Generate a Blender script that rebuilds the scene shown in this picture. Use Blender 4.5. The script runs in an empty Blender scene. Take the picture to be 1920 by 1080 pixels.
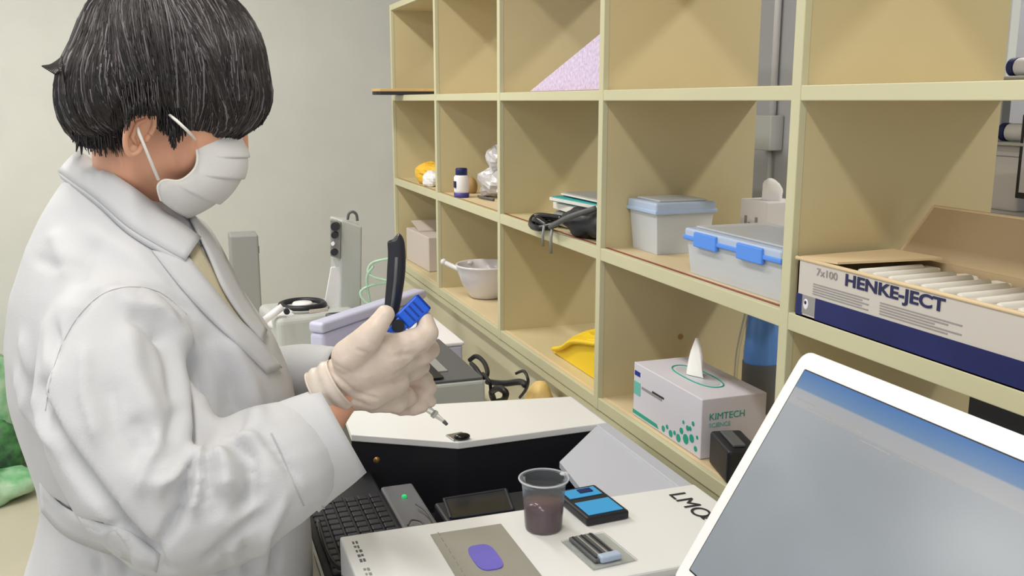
import bpy, bmesh, math, random
import numpy as np
from mathutils import Vector, Matrix, noise
from mathutils.bvhtree import BVHTree
random.seed(7)
C = bpy.context.scene.collection
sc = bpy.context.scene

# ------------------------------------------------------------------ camera, world, lights, exposure
ZC = 1.52                                   # eye height above the floor; all z below are relative to it
ALPHA = math.radians(19.47); PITCH = math.radians(11.1); FPX = 1790.0
cam_d = bpy.data.cameras.new('camera'); cam = bpy.data.objects.new('camera', cam_d); C.objects.link(cam)
cam.location = (0, 0, ZC); cam.rotation_euler = (math.pi/2 - PITCH, 0, -ALPHA)
cam_d.sensor_width = 36; cam_d.lens = FPX/1920*36; cam_d.clip_start = .02
sc.camera = cam
w = bpy.data.worlds.new('room_daylight'); sc.world = w; w.use_nodes = True
w.node_tree.nodes['Background'].inputs[0].default_value = (.93, .96, 1, 1)
w.node_tree.nodes['Background'].inputs[1].default_value = .74
sc.view_settings.view_transform = 'Standard'; sc.view_settings.look = 'None'
sc.view_settings.gamma = 1; sc.view_settings.use_curve_mapping = False
sc.view_settings.exposure = 0.0
def ceiling_strip(x, y, ly, power, name='ceiling_light_source'):
    d = bpy.data.lights.new(name, 'AREA'); d.shape = 'RECTANGLE'; d.size = .16; d.size_y = ly
    d.energy = power; d.color = (1, .97, .92)
    o = bpy.data.objects.new(name, d); C.objects.link(o); o.location = (x, y, ZC + 1.155)
for (x, y, ly, pw) in ((-.15, .30, 1.7, 21), (-.15, 2.75, 1.4, 27), (2.1, .5, 2.2, 28), (2.1, 2.9, 1.3, 27), (-1.7, .9, 1.8, 12), (-1.7, 2.9, 1.4, 32)):
    ceiling_strip(x, y, ly, pw)

# ------------------------------------------------------------------ picture <-> place
def ray(px, py):
    """level-frame direction per unit of forward distance -> world (x, y, z)"""
    r = px - 960; v = py - 540
    dn = v*math.cos(PITCH) + FPX*math.sin(PITCH); fw = FPX*math.cos(PITCH) - v*math.sin(PITCH)
    r /= fw; dn /= fw
    return Vector((r*math.cos(ALPHA) + math.sin(ALPHA), math.cos(ALPHA) - r*math.sin(ALPHA), -dn))
def gz(px, py, z): d = ray(px, py); return d*(z/d.z)
def gx(px, py, x): d = ray(px, py); return d*(x/d.x)
def gy(px, py, y): d = ray(px, py); return d*(y/d.y)
def pxy(P):
    """numpy (n,3) relative points -> pixels"""
    P = np.asarray(P, float)
    ca, sa, cp, sp = math.cos(ALPHA), math.sin(ALPHA), math.cos(PITCH), math.sin(PITCH)
    r = P[:,0]*ca - P[:,1]*sa; f = P[:,0]*sa + P[:,1]*ca; dn = -P[:,2]
    v = dn*cp - f*sp; ff = f*cp + dn*sp
    return np.stack([960 + FPX*r/ff, 540 + FPX*v/ff], 1)

# ------------------------------------------------------------------ materials
def lin(c):
    return tuple(((v/255)/12.92 if v/255 <= .04045 else ((v/255+.055)/1.055)**2.4) for v in c) + (1,)
MATS = {}
def mat(name, col, rough=.6, metal=0, var=0, vscale=6, bump=0, bscale=60, trans=0, emit=None, coat=0, sss=0, ior=1.45, alpha=1, col2=None, stretch=None, spec=.5):
    m = bpy.data.materials.new(name); m.use_nodes = True; nt = m.node_tree; b = nt.nodes['Principled BSDF']
    b.inputs['Roughness'].default_value = rough; b.inputs['Metallic'].default_value = metal
    b.inputs['Transmission Weight'].default_value = trans; b.inputs['IOR'].default_value = ior
    b.inputs['Coat Weight'].default_value = coat; b.inputs['Alpha'].default_value = alpha
    b.inputs['Specular IOR Level'].default_value = spec
    if sss:
        b.inputs['Subsurface Weight'].default_value = sss; b.inputs['Subsurface Radius'].default_value = (.02, .01, .006)
        b.inputs['Subsurface Scale'].default_value = .5
    L = lin(col); b.inputs['Base Color'].default_value = L
    tc = nt.nodes.new('ShaderNodeTexCoord'); src = tc.outputs['Object']
    if stretch:
        mp = nt.nodes.new('ShaderNodeMapping'); mp.inputs['Scale'].default_value = stretch
        nt.links.new(src, mp.inputs['Vector']); src = mp.outputs['Vector']
    if var or col2:
        n = nt.nodes.new('ShaderNodeTexNoise'); n.inputs['Scale'].default_value = vscale; n.inputs['Detail'].default_value = 4
        nt.links.new(src, n.inputs['Vector'])
        r = nt.nodes.new('ShaderNodeValToRGB')
        a = L if col2 else tuple(v*(1-var) for v in L[:3]) + (1,)
        c = lin(col2) if col2 else tuple(min(1, v*(1+var)) for v in L[:3]) + (1,)
        r.color_ramp.elements[0].color = a; r.color_ramp.elements[1].color = c
        r.color_ramp.elements[0].position = .35; r.color_ramp.elements[1].position = .65
        nt.links.new(n.outputs['Fac'], r.inputs['Fac']); nt.links.new(r.outputs['Color'], b.inputs['Base Color'])
    if bump:
        n2 = nt.nodes.new('ShaderNodeTexNoise'); n2.inputs['Scale'].default_value = bscale; n2.inputs['Detail'].default_value = 3
        nt.links.new(src, n2.inputs['Vector'])
        bp = nt.nodes.new('ShaderNodeBump'); bp.inputs['Strength'].default_value = bump; bp.inputs['Distance'].default_value = .004
        nt.links.new(n2.outputs['Fac'], bp.inputs['Height']); nt.links.new(bp.outputs['Normal'], b.inputs['Normal'])
    if emit:
        b.inputs['Emission Color'].default_value = lin(emit[0]); b.inputs['Emission Strength'].default_value = emit[1]
    MATS[name] = m
    return m
M = MATS
mat('wall_paint', (218, 218, 212), .85, var=.02, bump=.1, bscale=120)
mat('grey_wall', (178, 178, 182), .85, var=.02)
mat('floor_vinyl', (190, 184, 164), .55, var=.04, vscale=3)
mat('ceiling_white', (228, 226, 216), .9)
mat('shelf_board', (206, 192, 150), .55, var=.05, vscale=2.2)
mat('shelf_board_pink', (212, 194, 156), .55, var=.07, vscale=2.6)
mat('edging', (202, 198, 164), .5, var=.02, vscale=5)
mat('red_strip', (140, 74, 58), .6)
mat('dark_line', (70, 60, 45), .7)
mat('bench_top', (214, 208, 186), .45, var=.03)
mat('bench_door', (206, 200, 172), .5)
mat('coat', (206, 206, 209), .85, bump=.12, bscale=500, var=.015, vscale=8)
mat('coat_inner', (190, 189, 191), .9)
mat('shirt', (196, 186, 158), .85, bump=.2, bscale=300)
mat('skin', (222, 165, 135), .5, sss=.25, var=.05, vscale=20)
mat('mask', (214, 212, 210), .85, bump=.1, bscale=300)
mat('elastic', (238, 236, 230), .7)
mat('glove', (218, 201, 187), .42, sss=.2, var=.05, vscale=40, bump=.25, bscale=90)
mat('hair', (34, 29, 29), .42, spec=.5)
mat('hair_mid', (62, 54, 54), .36, spec=.6)
mat('hair_highlight', (112, 106, 110), .34, spec=.7)  # glossy ceiling-light streaks on the dark hair, painted as paler strands
mat('trouser', (52, 54, 62), .8)
mat('shoe', (35, 33, 33), .5)
mat('instrument_white', (233, 233, 233), .38, coat=.2)
mat('instrument_grey', (186, 189, 200), .45)
mat('black_plastic', (32, 32, 38), .45)
mat('black_gloss', (22, 22, 26), .18)
mat('black_key', (40, 41, 50), .4)
mat('dark_grey', (92, 94, 96), .5)
mat('mid_grey', (150, 150, 148), .5)
mat('light_grey', (186, 188, 184), .45)
mat('strip_grey', (116, 116, 120), .25)
mat('metal', (180, 180, 178), .3, metal=.9)
mat('panel_silver', (166, 163, 154), .45, metal=.25, var=.05, vscale=9)
mat('violet', (112, 104, 200), .4)
mat('screw', (150, 120, 70), .35, metal=.8)
mat('led', (40, 190, 110), .4, emit=((40, 210, 120), .5))
mat('blue', (26, 92, 214), .35)
mat('deep_blue', (18, 52, 150), .4)
mat('sky_blue', (60, 160, 222), .35)
mat('navy', (24, 32, 92), .5, var=.12, vscale=12)
mat('clear', (232, 236, 238), .08, trans=.92, ior=1.2, alpha=.55)
mat('cup_clear', (214, 220, 228), .12, trans=.8, ior=1.15, alpha=.5)
mat('frosted', (234, 238, 242), .3, trans=.25, alpha=.7)
mat('lid_blue', (186, 202, 228), .3, alpha=.9)
mat('lid_pale', (170, 192, 224), .3)
mat('lid_clip', (86, 146, 240), .35)
mat('liquid', (92, 58, 62), .12)
mat('lilac_plastic', (200, 200, 226), .4, var=.02)
mat('lilac_foam', (222, 208, 230), .9, bump=.5, bscale=130, col2=(198, 180, 212), vscale=120)
mat('white_card', (232, 230, 232), .6)
mat('card_lilac', (215, 212, 222), .6)
mat('carton_in', (186, 164, 130), .8, var=.04, vscale=4)
mat('carton_out', (202, 196, 188), .7)
mat('card_edge', (222, 198, 160), .8)
mat('paper_white', (226, 222, 214), .7, var=.03, vscale=30)
mat('print_dark', (36, 38, 82), .6)
mat('print_grey', (150, 146, 146), .7)
mat('print_black', (40, 42, 46), .6)
mat('teal', (30, 158, 138), .55)
mat('teal_folder', (40, 150, 152), .5)
mat('teal_pale', (110, 190, 180), .6)
mat('porcelain', (220, 216, 218), .25, coat=.4)
mat('yellow', (240, 204, 40), .5, bump=.3, bscale=30)
mat('orange', (236, 186, 56), .5)
mat('wood', (206, 170, 112), .55, var=.1, vscale=3, stretch=(1, 12, 1))
mat('beige_bag', (222, 190, 120), .6, var=.12, vscale=30, bump=.4, bscale=60)
mat('foil', (206, 204, 206), .4, metal=.25, bump=.8, bscale=60)
mat('green_bag', (110, 178, 122), .4, col2=(176, 206, 176), vscale=14, bump=.5, bscale=30)
mat('green_dark', (36, 66, 50), .5, col2=(70, 130, 70), vscale=20, bump=.5, bscale=30)
mat('green_box', (104, 186, 112), .5, var=.15, vscale=40)
mat('tube_green', (188, 222, 196), .2, alpha=.75)
mat('cyan_bag', (134, 190, 200), .5)
mat('tissue', (244, 243, 240), .9, sss=.1)
mat('brown_thing', (166, 132, 84), .7)
mat('pink_card', (208, 196, 188), .7)
mat('blue_bottle', (96, 150, 226), .2, alpha=.85)
mat('purple', (72, 62, 140), .5)
mat('laptop_white', (240, 240, 240), .35, coat=.2)
mat('lamp_diffuser', (255, 252, 240), .5, emit=((255, 250, 236), 1.6))
# laptop screen: a lit flat image, blue bar over a pale page
def screen_mat():
    m = mat('screen', (120, 126, 130), .25); nt = m.node_tree; b = nt.nodes['Principled BSDF']
    uv = nt.nodes.new('ShaderNodeUVMap'); sp = nt.nodes.new('ShaderNodeSeparateXYZ'); nt.links.new(uv.outputs[0], sp.inputs[0])
    r = nt.nodes.new('ShaderNodeValToRGB'); cr = r.color_ramp; cr.interpolation = 'LINEAR'
    stops = [(0, (158, 166, 170)), (.75, (166, 172, 176)), (.845, (172, 176, 180)), (.85, (182, 182, 182)), (.915, (176, 178, 182)), (.922, (112, 146, 184)), (1, (72, 124, 186))]
    cr.elements[0].position = 0; cr.elements[0].color = lin(stops[0][1]); cr.elements[1].position = 1; cr.elements[1].color = lin(stops[-1][1])
    for p, c in stops[1:-1]:
        e = cr.elements.new(p); e.color = lin(c)
    nt.links.new(sp.outputs[1], r.inputs['Fac'])
    n = nt.nodes.new('ShaderNodeTexNoise'); n.inputs['Scale'].default_value = 2.2; nt.links.new(uv.outputs[0], n.inputs['Vector'])
    mx = nt.nodes.new('ShaderNodeMix'); mx.data_type = 'RGBA'; mx.blend_type = 'MULTIPLY'; mx.inputs['Factor'].default_value = .25
    nt.links.new(r.outputs['Color'], mx.inputs['A']); nt.links.new(n.outputs['Fac'], mx.inputs['B'])
    b.inputs['Base Color'].default_value = (.01, .01, .012, 1)
    nt.links.new(mx.outputs['Result'], b.inputs['Emission Color']); b.inputs['Emission Strength'].default_value = .92
screen_mat()

# ------------------------------------------------------------------ mesh building
class MB:
    def __init__(s): s.v = []; s.f = []
    def add(s, vs, fs):
        k = len(s.v); s.v += [Vector(p) for p in vs]; s.f += [[k+i for i in f] for f in fs]; return s
    def box(s, x0, x1, y0, y1, z0, z1):
        return s.add([(x0,y0,z0),(x1,y0,z0),(x1,y1,z0),(x0,y1,z0),(x0,y0,z1),(x1,y0,z1),(x1,y1,z1),(x0,y1,z1)],
                     [(0,3,2,1),(4,5,6,7),(0,1,5,4),(1,2,6,5),(2,3,7,6),(3,0,4,7)])
    def rbox(s, c, size, yaw=0, rot=None):
        """c = centre of the bottom face, yaw in degrees; rot = full Matrix instead"""
        a, b, h = size[0]/2, size[1]/2, size[2]
        m = rot or Matrix.Rotation(math.radians(yaw), 3, 'Z')
        vs = [Vector(c) + m @ Vector(p) for p in ((-a,-b,0),(a,-b,0),(a,b,0),(-a,b,0),(-a,-b,h),(a,-b,h),(a,b,h),(-a,b,h))]
        return s.add(vs, [(0,3,2,1),(4,5,6,7),(0,1,5,4),(1,2,6,5),(2,3,7,6),(3,0,4,7)])
    def prism(s, pts, dz):
        """pts: polygon (3D, counter-clockwise from above), extruded down by dz"""
        n = len(pts); lo = [Vector(p) - Vector((0, 0, dz)) for p in pts]
        return s.add(list(pts) + lo, [list(range(n)), list(range(2*n-1, n-1, -1))] + [[i, n+i, n+(i+1)%n, (i+1)%n] for i in range(n)])
    def hexa(s, a, b):
        """two quads a (4 pts) and b (4 pts), closed"""
        return s.add(list(a)+list(b), [(0,1,2,3),(7,6,5,4),(0,4,5,1),(1,5,6,2),(2,6,7,3),(3,7,4,0)])
    def tube(s, pts, rad, n=10, cap=True, flat=1.0, up=None):
        pts = [Vector(p) for p in pts]
        rad = rad if hasattr(rad, '__len__') else [rad]*len(pts)
        k = len(s.v); ref = Vector(up) if up else None
        for i, p in enumerate(pts):
            t = (pts[min(i+1, len(pts)-1)] - pts[max(i-1, 0)]).normalized()
            if i == 0 or up:
                a = ref or (Vector((0,0,1)) if abs(t.z) < .9 else Vector((1,0,0)))
                u = (a - t*a.dot(t)).normalized()
            else: u = (u - t*u.dot(t)).normalized()
            v = t.cross(u)
            for j in range(n):
                th = 2*math.pi*j/n
                s.v.append(p + u*math.cos(th)*rad[i] + v*math.sin(th)*rad[i]*flat)
        for i in range(len(pts)-1):
            for j in range(n):
                a = k+i*n+j; b = k+i*n+(j+1)%n
                s.f.append([a, b, b+n, a+n])
        if cap:
            s.f.append([k+j for j in range(n)][::-1]); e = k+(len(pts)-1)*n; s.f.append([e+j for j in range(n)])
        return s
    def lathe(s, c, prof, n=32, sx=1, sy=1, cap0=True, cap1=False):
        k = len(s.v); c = Vector(c)
        for r, z in prof:
            for j in range(n):
                th = 2*math.pi*j/n; s.v.append(c + Vector((r*sx*math.cos(th), r*sy*math.sin(th), z)))
        for i in range(len(prof)-1):
            for j in range(n):
                a = k+i*n+j; b = k+i*n+(j+1)%n; s.f.append([a, b, b+n, a+n])
        if cap0: s.f.append([k+j for j in range(n)][::-1])
        if cap1: e = k+(len(prof)-1)*n; s.f.append([e+j for j in range(n)])
        return s
    def ell(s, c, r, rot=None, nu=24, nv=16):
        k = len(s.v); c = Vector(c); rot = rot or Matrix.Identity(3)
        for i in range(1, nv):
            th = math.pi*i/nv
            for j in range(nu):
                ph = 2*math.pi*j/nu
                s.v.append(c + rot @ Vector((r[0]*math.sin(th)*math.cos(ph), r[1]*math.sin(th)*math.sin(ph), r[2]*math.cos(th))))
        t = len(s.v); s.v.append(c + rot @ Vector((0,0,r[2]))); s.v.append(c + rot @ Vector((0,0,-r[2])))
        for i in range(nv-2):
            for j in range(nu):
                a = k+i*nu+j; b = k+i*nu+(j+1)%nu; s.f.append([a, a+nu, b+nu, b])
        for j in range(nu):
            s.f.append([t, k+j, k+(j+1)%nu]); e = k+(nv-2)*nu; s.f.append([t+1, e+(j+1)%nu, e+j])
        return s
    def cap_chain(s, pts, rad, n=14):
        """a closed limb: tube with rounded ends, for fusing"""
        pts = [Vector(p) for p in pts]; s.ell(pts[0], (rad[0],)*3, nu=n, nv=8); s.ell(pts[-1], (rad[-1],)*3, nu=n, nv=8)
        for i in range(1, len(pts)-1): s.ell(pts[i], (rad[i],)*3, nu=n, nv=8)
        for i in range(len(pts)-1): s.tube([pts[i], pts[i+1]], [rad[i]*.99, rad[i+1]*.99], n=n)
        return s
    def grid(s, rows, closed=False):
        k = len(s.v); nr, nc = len(rows), len(rows[0])
        for r in rows: s.v += [Vector(p) for p in r]
        for i in range(nr-1):
            for j in range(nc if closed else nc-1):
                a = k+i*nc+j; b = k+i*nc+(j+1)%nc
                s.f.append([a, b, b+nc, a+nc])
        return s
def _link(name, me, parent, m):
    o = bpy.data.objects.new(name, me); C.objects.link(o)
    if m is not None and not me.materials: me.materials.append(m)
    if parent is not None: o.parent = parent
    return o
def base_of(parent):
    p = Vector((0, 0, 0))
    while parent is not None: p += parent.location; parent = parent.parent
    return p
def part(name, mb, m, parent=None, bevel=0, smooth=False, solid=0, sub=0, loc=None, seg=2):
    me = bpy.data.meshes.new(name)
    if parent is not None: org = base_of(parent)
    else:
        xs = np.array([tuple(v) for v in mb.v]); mn, mx_ = xs.min(0), xs.max(0)
        org = Vector(((mn[0]+mx_[0])/2, (mn[1]+mx_[1])/2, mn[2] + ZC))
    me.from_pydata([(v.x-org.x, v.y-org.y, v.z+ZC-org.z) for v in mb.v], [], mb.f)
    me.validate(); me.update()
    if smooth: me.polygons.foreach_set('use_smooth', [True]*len(me.polygons))
    o = _link(name, me, parent, M[m])
    if parent is None: o.location = org
    if solid:
        sm = o.modifiers.new('thickness', 'SOLIDIFY'); sm.thickness = solid; sm.offset = 0
    if bevel:
        b = o.modifiers.new('bevel', 'BEVEL'); b.width = bevel; b.segments = seg; b.limit_method = 'ANGLE'; b.angle_limit = math.radians(35)
    if sub:
        u = o.modifiers.new('sub', 'SUBSURF'); u.levels = sub; u.render_levels = sub
    return o
def tag(o, label, cat, group=None):
    o['label'] = label; o['category'] = cat
    if group: o['group'] = group
    return o
def thing(name, label, cat, loc, group=None):
    o = bpy.data.objects.new(name, None); C.objects.link(o); o.empty_display_size = .05
    o.location = (loc[0], loc[1], loc[2] + ZC); return tag(o, label, cat, group)
def struct(name, mb, m, parent=None, **k):
    o = part(name, mb, m, parent, **k)
    if parent is None: o['kind'] = 'structure'
    return o
def fuse_mesh(mb, voxel, smooth=4, factor=.5):
    me = bpy.data.meshes.new('tmp'); me.from_pydata([tuple(v) for v in mb.v], [], mb.f)
    o = bpy.data.objects.new('tmp', me); C.objects.link(o)
    r = o.modifiers.new('r', 'REMESH'); r.mode = 'VOXEL'; r.voxel_size = voxel
    if smooth:
        s = o.modifiers.new('s', 'SMOOTH'); s.iterations = smooth; s.factor = factor
    dg = bpy.context.evaluated_depsgraph_get()
    ev = o.evaluated_get(dg); out = ev.to_mesh()
    V = np.empty(len(out.vertices)*3); out.vertices.foreach_get('co', V); V = V.reshape(-1, 3).copy()
    F = [list(p.vertices) for p in out.polygons]
    N = np.empty(len(out.vertices)*3); out.vertices.foreach_get('normal', N); N = N.reshape(-1, 3).copy()
    ev.to_mesh_clear(); bpy.data.objects.remove(o); bpy.data.meshes.remove(me)
    return V, F, N
def from_np(V, F):
    b = MB(); b.v = [Vector(p) for p in V]; b.f = F; return b
def seg_dist(P, a, b):
    a = np.array(a, float); b = np.array(b, float); d = b-a; t = np.clip(((P-a)@d)/max(1e-9, d@d), 0, 1)
    q = a + t[:, None]*d
    sgn = np.sign((P[:,0]-a[0])*d[1] - (P[:,1]-a[1])*d[0])
    return np.linalg.norm(P-q, axis=1), t, sgn
def sculpt(V, N, strokes, near=None):
    """cloth folds: push vertices along their normals near lines given where the folds run; strokes: (polyline, width px, depth m)"""
    P = pxy(V); D = V/np.linalg.norm(V, axis=1)[:, None]
    face = np.clip(-(N*D).sum(1)*2.5, 0, 1)
    if near is not None: face = face*near
    out = V.copy()
    for line, wd, amp in strokes:
        best = np.full(len(V), 1e9); tt = np.zeros(len(V)); n = len(line)-1
        for i in range(n):
            d, t, s = seg_dist(P, line[i], line[i+1]); u = d < best
            best[u] = d[u]; tt[u] = (i+t[u])/n
        fade = np.minimum(1, np.minimum(tt, 1-tt)*5+.15)
        out += N*(face*amp*fade*np.exp(-(best/wd)**2))[:, None]
    return out
def text(body, size, origin, right, up, m, parent, name='lettering', ext=.0003, bold=0, shear=0, sx=1.0):
    c = bpy.data.curves.new(name, 'FONT'); c.body = body; c.size = size; c.extrude = ext; c.offset = bold; c.shear = shear
    c.resolution_u = 8
    o = bpy.data.objects.new(name, c); C.objects.link(o); c.materials.append(M[m])
    r = Vector(right).normalized(); u = Vector(up); u = (u - r*u.dot(r)).normalized(); nn = r.cross(u)
    mt = Matrix((r*sx, u, nn)).transposed().to_4x4()
    p = Vector(origin) + Vector((0, 0, ZC)) - base_of(parent)
    mt.translation = p
    me = bpy.data.meshes.new_from_object(o.evaluated_get(bpy.context.evaluated_depsgraph_get()))
    bpy.data.objects.remove(o); o = bpy.data.objects.new(name, me); C.objects.link(o)
    if not me.materials: me.materials.append(M[m])
    o.parent = parent; o.matrix_local = mt
    return o
def arc(pts, n=6):
    """Catmull-Rom through points"""
    pts = [Vector(p) for p in pts]; out = []
    for i in range(len(pts)-1):
        p0 = pts[max(i-1, 0)]; p1 = pts[i]; p2 = pts[i+1]; p3 = pts[min(i+2, len(pts)-1)]
        for k in range(n):
            t = k/n; out.append(.5*((2*p1) + (p2-p0)*t + (2*p0-5*p1+4*p2-p3)*t*t + (3*p1-p0-3*p2+p3)*t**3))
    return out + [pts[-1]]

# ------------------------------------------------------------------ the room
FL = -ZC; WB = 4.62; WR = 3.1; CE = 1.18
struct('floor', MB().box(-3, WR, -1.2, WB, FL-.05, FL), 'floor_vinyl')
struct('wall_back', MB().box(-3, WR+.1, WB, WB+.1, FL, CE), 'wall_paint')
struct('wall_right', MB().box(WR, WR+.1, -1.2, WB, FL, CE), 'grey_wall')
struct('ceiling', MB().box(-3, WR+.1, -1.2, WB+.1, CE, CE+.08), 'ceiling_white')
struct('baseboard_back', MB().box(-3, WR, WB-.015, WB, FL, FL+.09), 'edging', bevel=.003)
# grey partition behind the shelving with conduit
struct('trim_1', MB().box(2.0, 2.08, 2.45, 4.6, FL, CE), 'grey_wall')

# ------------------------------------------------------------------ bench and shelving
BZ = -.80; SX = .80; SD = .35
bench = thing('lab_bench', 'long beige lab bench running under the pigeonhole shelving', 'bench', (.67, 2, FL))
part('worktop', MB().box(.168, 1.2, -.6, 3.66, BZ-.035, BZ), 'bench_top', bench, bevel=.004)
part('carcass', MB().box(.24, 1.18, -.58, 3.64, FL+.08, BZ-.035), 'bench_door', bench)
part('plinth', MB().box(.28, 1.16, -.56, 3.62, FL, FL+.08), 'dark_grey', bench)
for i in range(7):
    y0 = -.55 + i*.6
    d = part('door', MB().box(.22, .24, y0, y0+.58, FL+.1, BZ-.05), 'bench_door', bench, bevel=.003)
    part('handle', MB().tube([(.22, y0+.5, -1.0), (.2, y0+.5, -1.01), (.2, y0+.5, -1.09), (.22, y0+.5, -1.1)], .004, n=8), 'metal', d, smooth=True)

unit = thing('pigeonhole_shelving', 'beige open-backed pigeonhole shelving along the back of the bench', 'shelving', (SX+SD/2, 2.0, BZ))
COLS = [.485, 1.113, 1.741, 2.369, 2.997, 3.626]; T = .0204
ROW = [(0.0, .0204), (-.316, -.291), (-.63, -.605)]; TOPZ = .329
for y in COLS:
    h = .0095
    b = part('upright', MB().box(SX+.012, SX+SD, y-h, y+h, -.63, TOPZ), 'shelf_board', unit)
    part('edge_strip', MB().box(SX, SX+.012, y-.0102, y+.0102, -.63, TOPZ+T), 'edging', b, bevel=.0012)
for i in range(5):
    y0, y1 = COLS[i]+.0095, COLS[i+1]-.0095
    for (z0, z1) in ROW + [(TOPZ, TOPZ+T)]:
        b = part('shelf', MB().box(SX+.018, SX+SD, y0, y1, z0, z1-.0006), 'shelf_board_pink' if i % 2 else 'shelf_board', unit)
        part('edge_strip', MB().box(SX+.001, SX+.012, y0, y1, z0, z1), 'edging', b, bevel=.0012)
        part('joint_strip', MB().box(SX+.012, SX+.0185, y0, y1, z0+.001, z1+.0006), {0: 'brown_thing', 1: 'red_strip' if i < 3 else 'brown_thing', 2: 'card_edge', 3: 'edging'}[[0.0, -.316, -.63, TOPZ].index(z0)], b)
# underside rails and apron
part('base_rail', MB().box(SX+.004, SX+.03, COLS[0], COLS[-1]+.01, -.652, -.6335), 'edging', unit, bevel=.001)
part('apron', MB().box(SX+.022, SX+.042, COLS[0], COLS[-1]+.01, BZ, -.652), 'bench_door', unit)
for y in COLS: part('foot_block', MB().box(SX+.05, SX+SD, y-.02, y+.02, BZ, -.63), 'bench_door', unit)
d = gx(1268, 636, 1.0); part('screw_hole', MB().tube([(SX+.19, 1.7313, -.49), (SX+.19, 1.7295, -.49)], .006, n=12), 'brown_thing', unit)

# conduit with junction box, seen through the open backs
q = gx(1459, 100, 1.995)
cd = thing('wall_conduit', 'thin pale conduit running down the grey partition into a junction box', 'conduit', (q.x, q.y, -.9))
part('pipe', MB().tube([(q.x-.01, q.y, CE), (q.x-.01, q.y, -.05)], .012, n=12), 'white_card', cd, smooth=True)
part('junction_box', MB().box(q.x-.05, q.x+.004, q.y-.05, q.y+.05, -.17, -.05), 'light_grey', cd, bevel=.004)
part('lower_pipe', MB().tube([(q.x-.01, q.y, -.17), (q.x-.01, q.y, -.9)], .008, n=10), 'light_grey', cd, smooth=True)

# ------------------------------------------------------------------ back side rack with bottles
rk = thing('steel_rack', 'pale rack behind the shelving, a blue edge on its board', 'rack', (1.85, 1.0, FL))
pA = gx(1893, 60, 1.72)
for (x, y) in ((1.72, pA.y), (1.95, pA.y), (1.72, .3), (1.95, .3)):
    part('post', MB().box(x-.012, x+.012, y-.012, y+.012, FL, .5), 'light_grey', rk, bevel=.002)
rz = []
for py in (142, 268, 404):
    g = gx(1905, py, 1.52); rz.append(g.z)
    part('board', MB().box(1.52, 1.96, .28, pA.y+.012, g.z-(.02 if py > 400 else .006), g.z), 'light_grey' if py < 400 else 'white_card', rk, bevel=.002)
part('blue_edge', MB().box(1.508, 1.52, .28, pA.y+.03, rz[2]-.02, rz[2]), 'blue', rk)
def lying_bottle(name, x, y, z, label):
    t = thing(name, label, 'bottle', (x, y, z)); r = .018
    part('body', MB().tube([(x, y-.016, z+r), (x, y-.018, z+r), (x, y-.075, z+r), (x, y-.078, z+r)], [r*.8, r*.96, r*.96, r*.8], n=20), 'white_card', t, smooth=True)
    part('cap', MB().tube([(x, y, z+r), (x, y-.002, z+r), (x, y-.0155, z+r)], [r*.9, r, r], n=20), 'navy', t, smooth=False)
    return t
lying_bottle('reagent_bottle', 1.57, gx(1897, 130, 1.57).y, rz[0], 'white bottle with dark blue cap lying on the top board of the back rack')
lying_bottle('reagent_bottle', 1.57, gx(1880, 255, 1.57).y, rz[1], 'white bottle with dark blue cap lying on the second board of the back rack')
cn = thing('white_container', 'white boxy container standing on the blue-edged board', 'container', tuple(gx(1887, 390, 1.66)))
part('body', MB().box(1.56, 1.66, gx(1912, 390, 1.57).y, gx(1852, 390, 1.57).y, rz[2], rz[1]-.008), 'white_card', cn, bevel=.006, seg=3)
part('lid_seam', MB().box(1.5585, 1.561, gx(1912, 390, 1.57).y+.004, gx(1852, 390, 1.57).y-.004, rz[1]-.03, rz[1]-.0285), 'print_grey', cn)
g = gx(1920, 300, 1.53); fz0 = gx(1915, 372, 1.53).z; fz1 = gx(1915, 214, 1.53).z
fr = thing('framed_notice', 'dark framed notice standing beside the white container', 'frame', (1.53, g.y, rz[2]))
part('frame', MB().box(1.524, 1.536, g.y-.16, g.y+.008, fz0, fz1), 'black_plastic', fr, bevel=.002)
part('sheet', MB().box(1.521, 1.526, g.y-.15, g.y-.003, fz0+.012, fz1-.012), 'card_lilac', fr)

# ------------------------------------------------------------------ things on the shelves
R1, R2, R3 = .0204, -.291, -.605
def crumple(c, r, seed, amp=.25, freq=9, rot=None, nu=28, nv=18, flat_bottom=True):
    b = MB().ell((0, 0, 0), r, rot, nu, nv); out = MB(); vs = []
    for v in b.v:
        n = noise.fractal(v*freq + Vector((seed*3.1, seed, 0)), 1, 2, 3)
        p = v*(1 + amp*n)
        vs.append(p)
    lo = min(p.z for p in vs)
    for p in vs:
        if flat_bottom and p.z < lo*.72: p.z = lo*.72
    out.v = [p + Vector(c) - Vector((0, 0, lo*.72 if flat_bottom else 0)) for p in vs]; out.f = b.f
    return out
# wooden board poking out, row 1 column 1
a = [(.70, 3.49), (.706, 3.47), (.72, 3.455), (1.08, 3.36), (1.1, 3.52), (.735, 3.575), (.715, 3.565), (.703, 3.53)]
bd = thing('wooden_board', 'tan wooden board with a dark rounded end jutting out of the top left pigeonhole', 'board', (.9, 3.5, R1))
part('panel', MB().prism([(x, y, R1+.022) for x, y in a], .010), 'wood', bd, bevel=.002)
part('underlay', MB().prism([((x-.9)*.985+.9, (y-3.5)*.97+3.5, R1+.012) for x, y in a], .0115), 'black_plastic', bd, bevel=.002)
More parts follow.
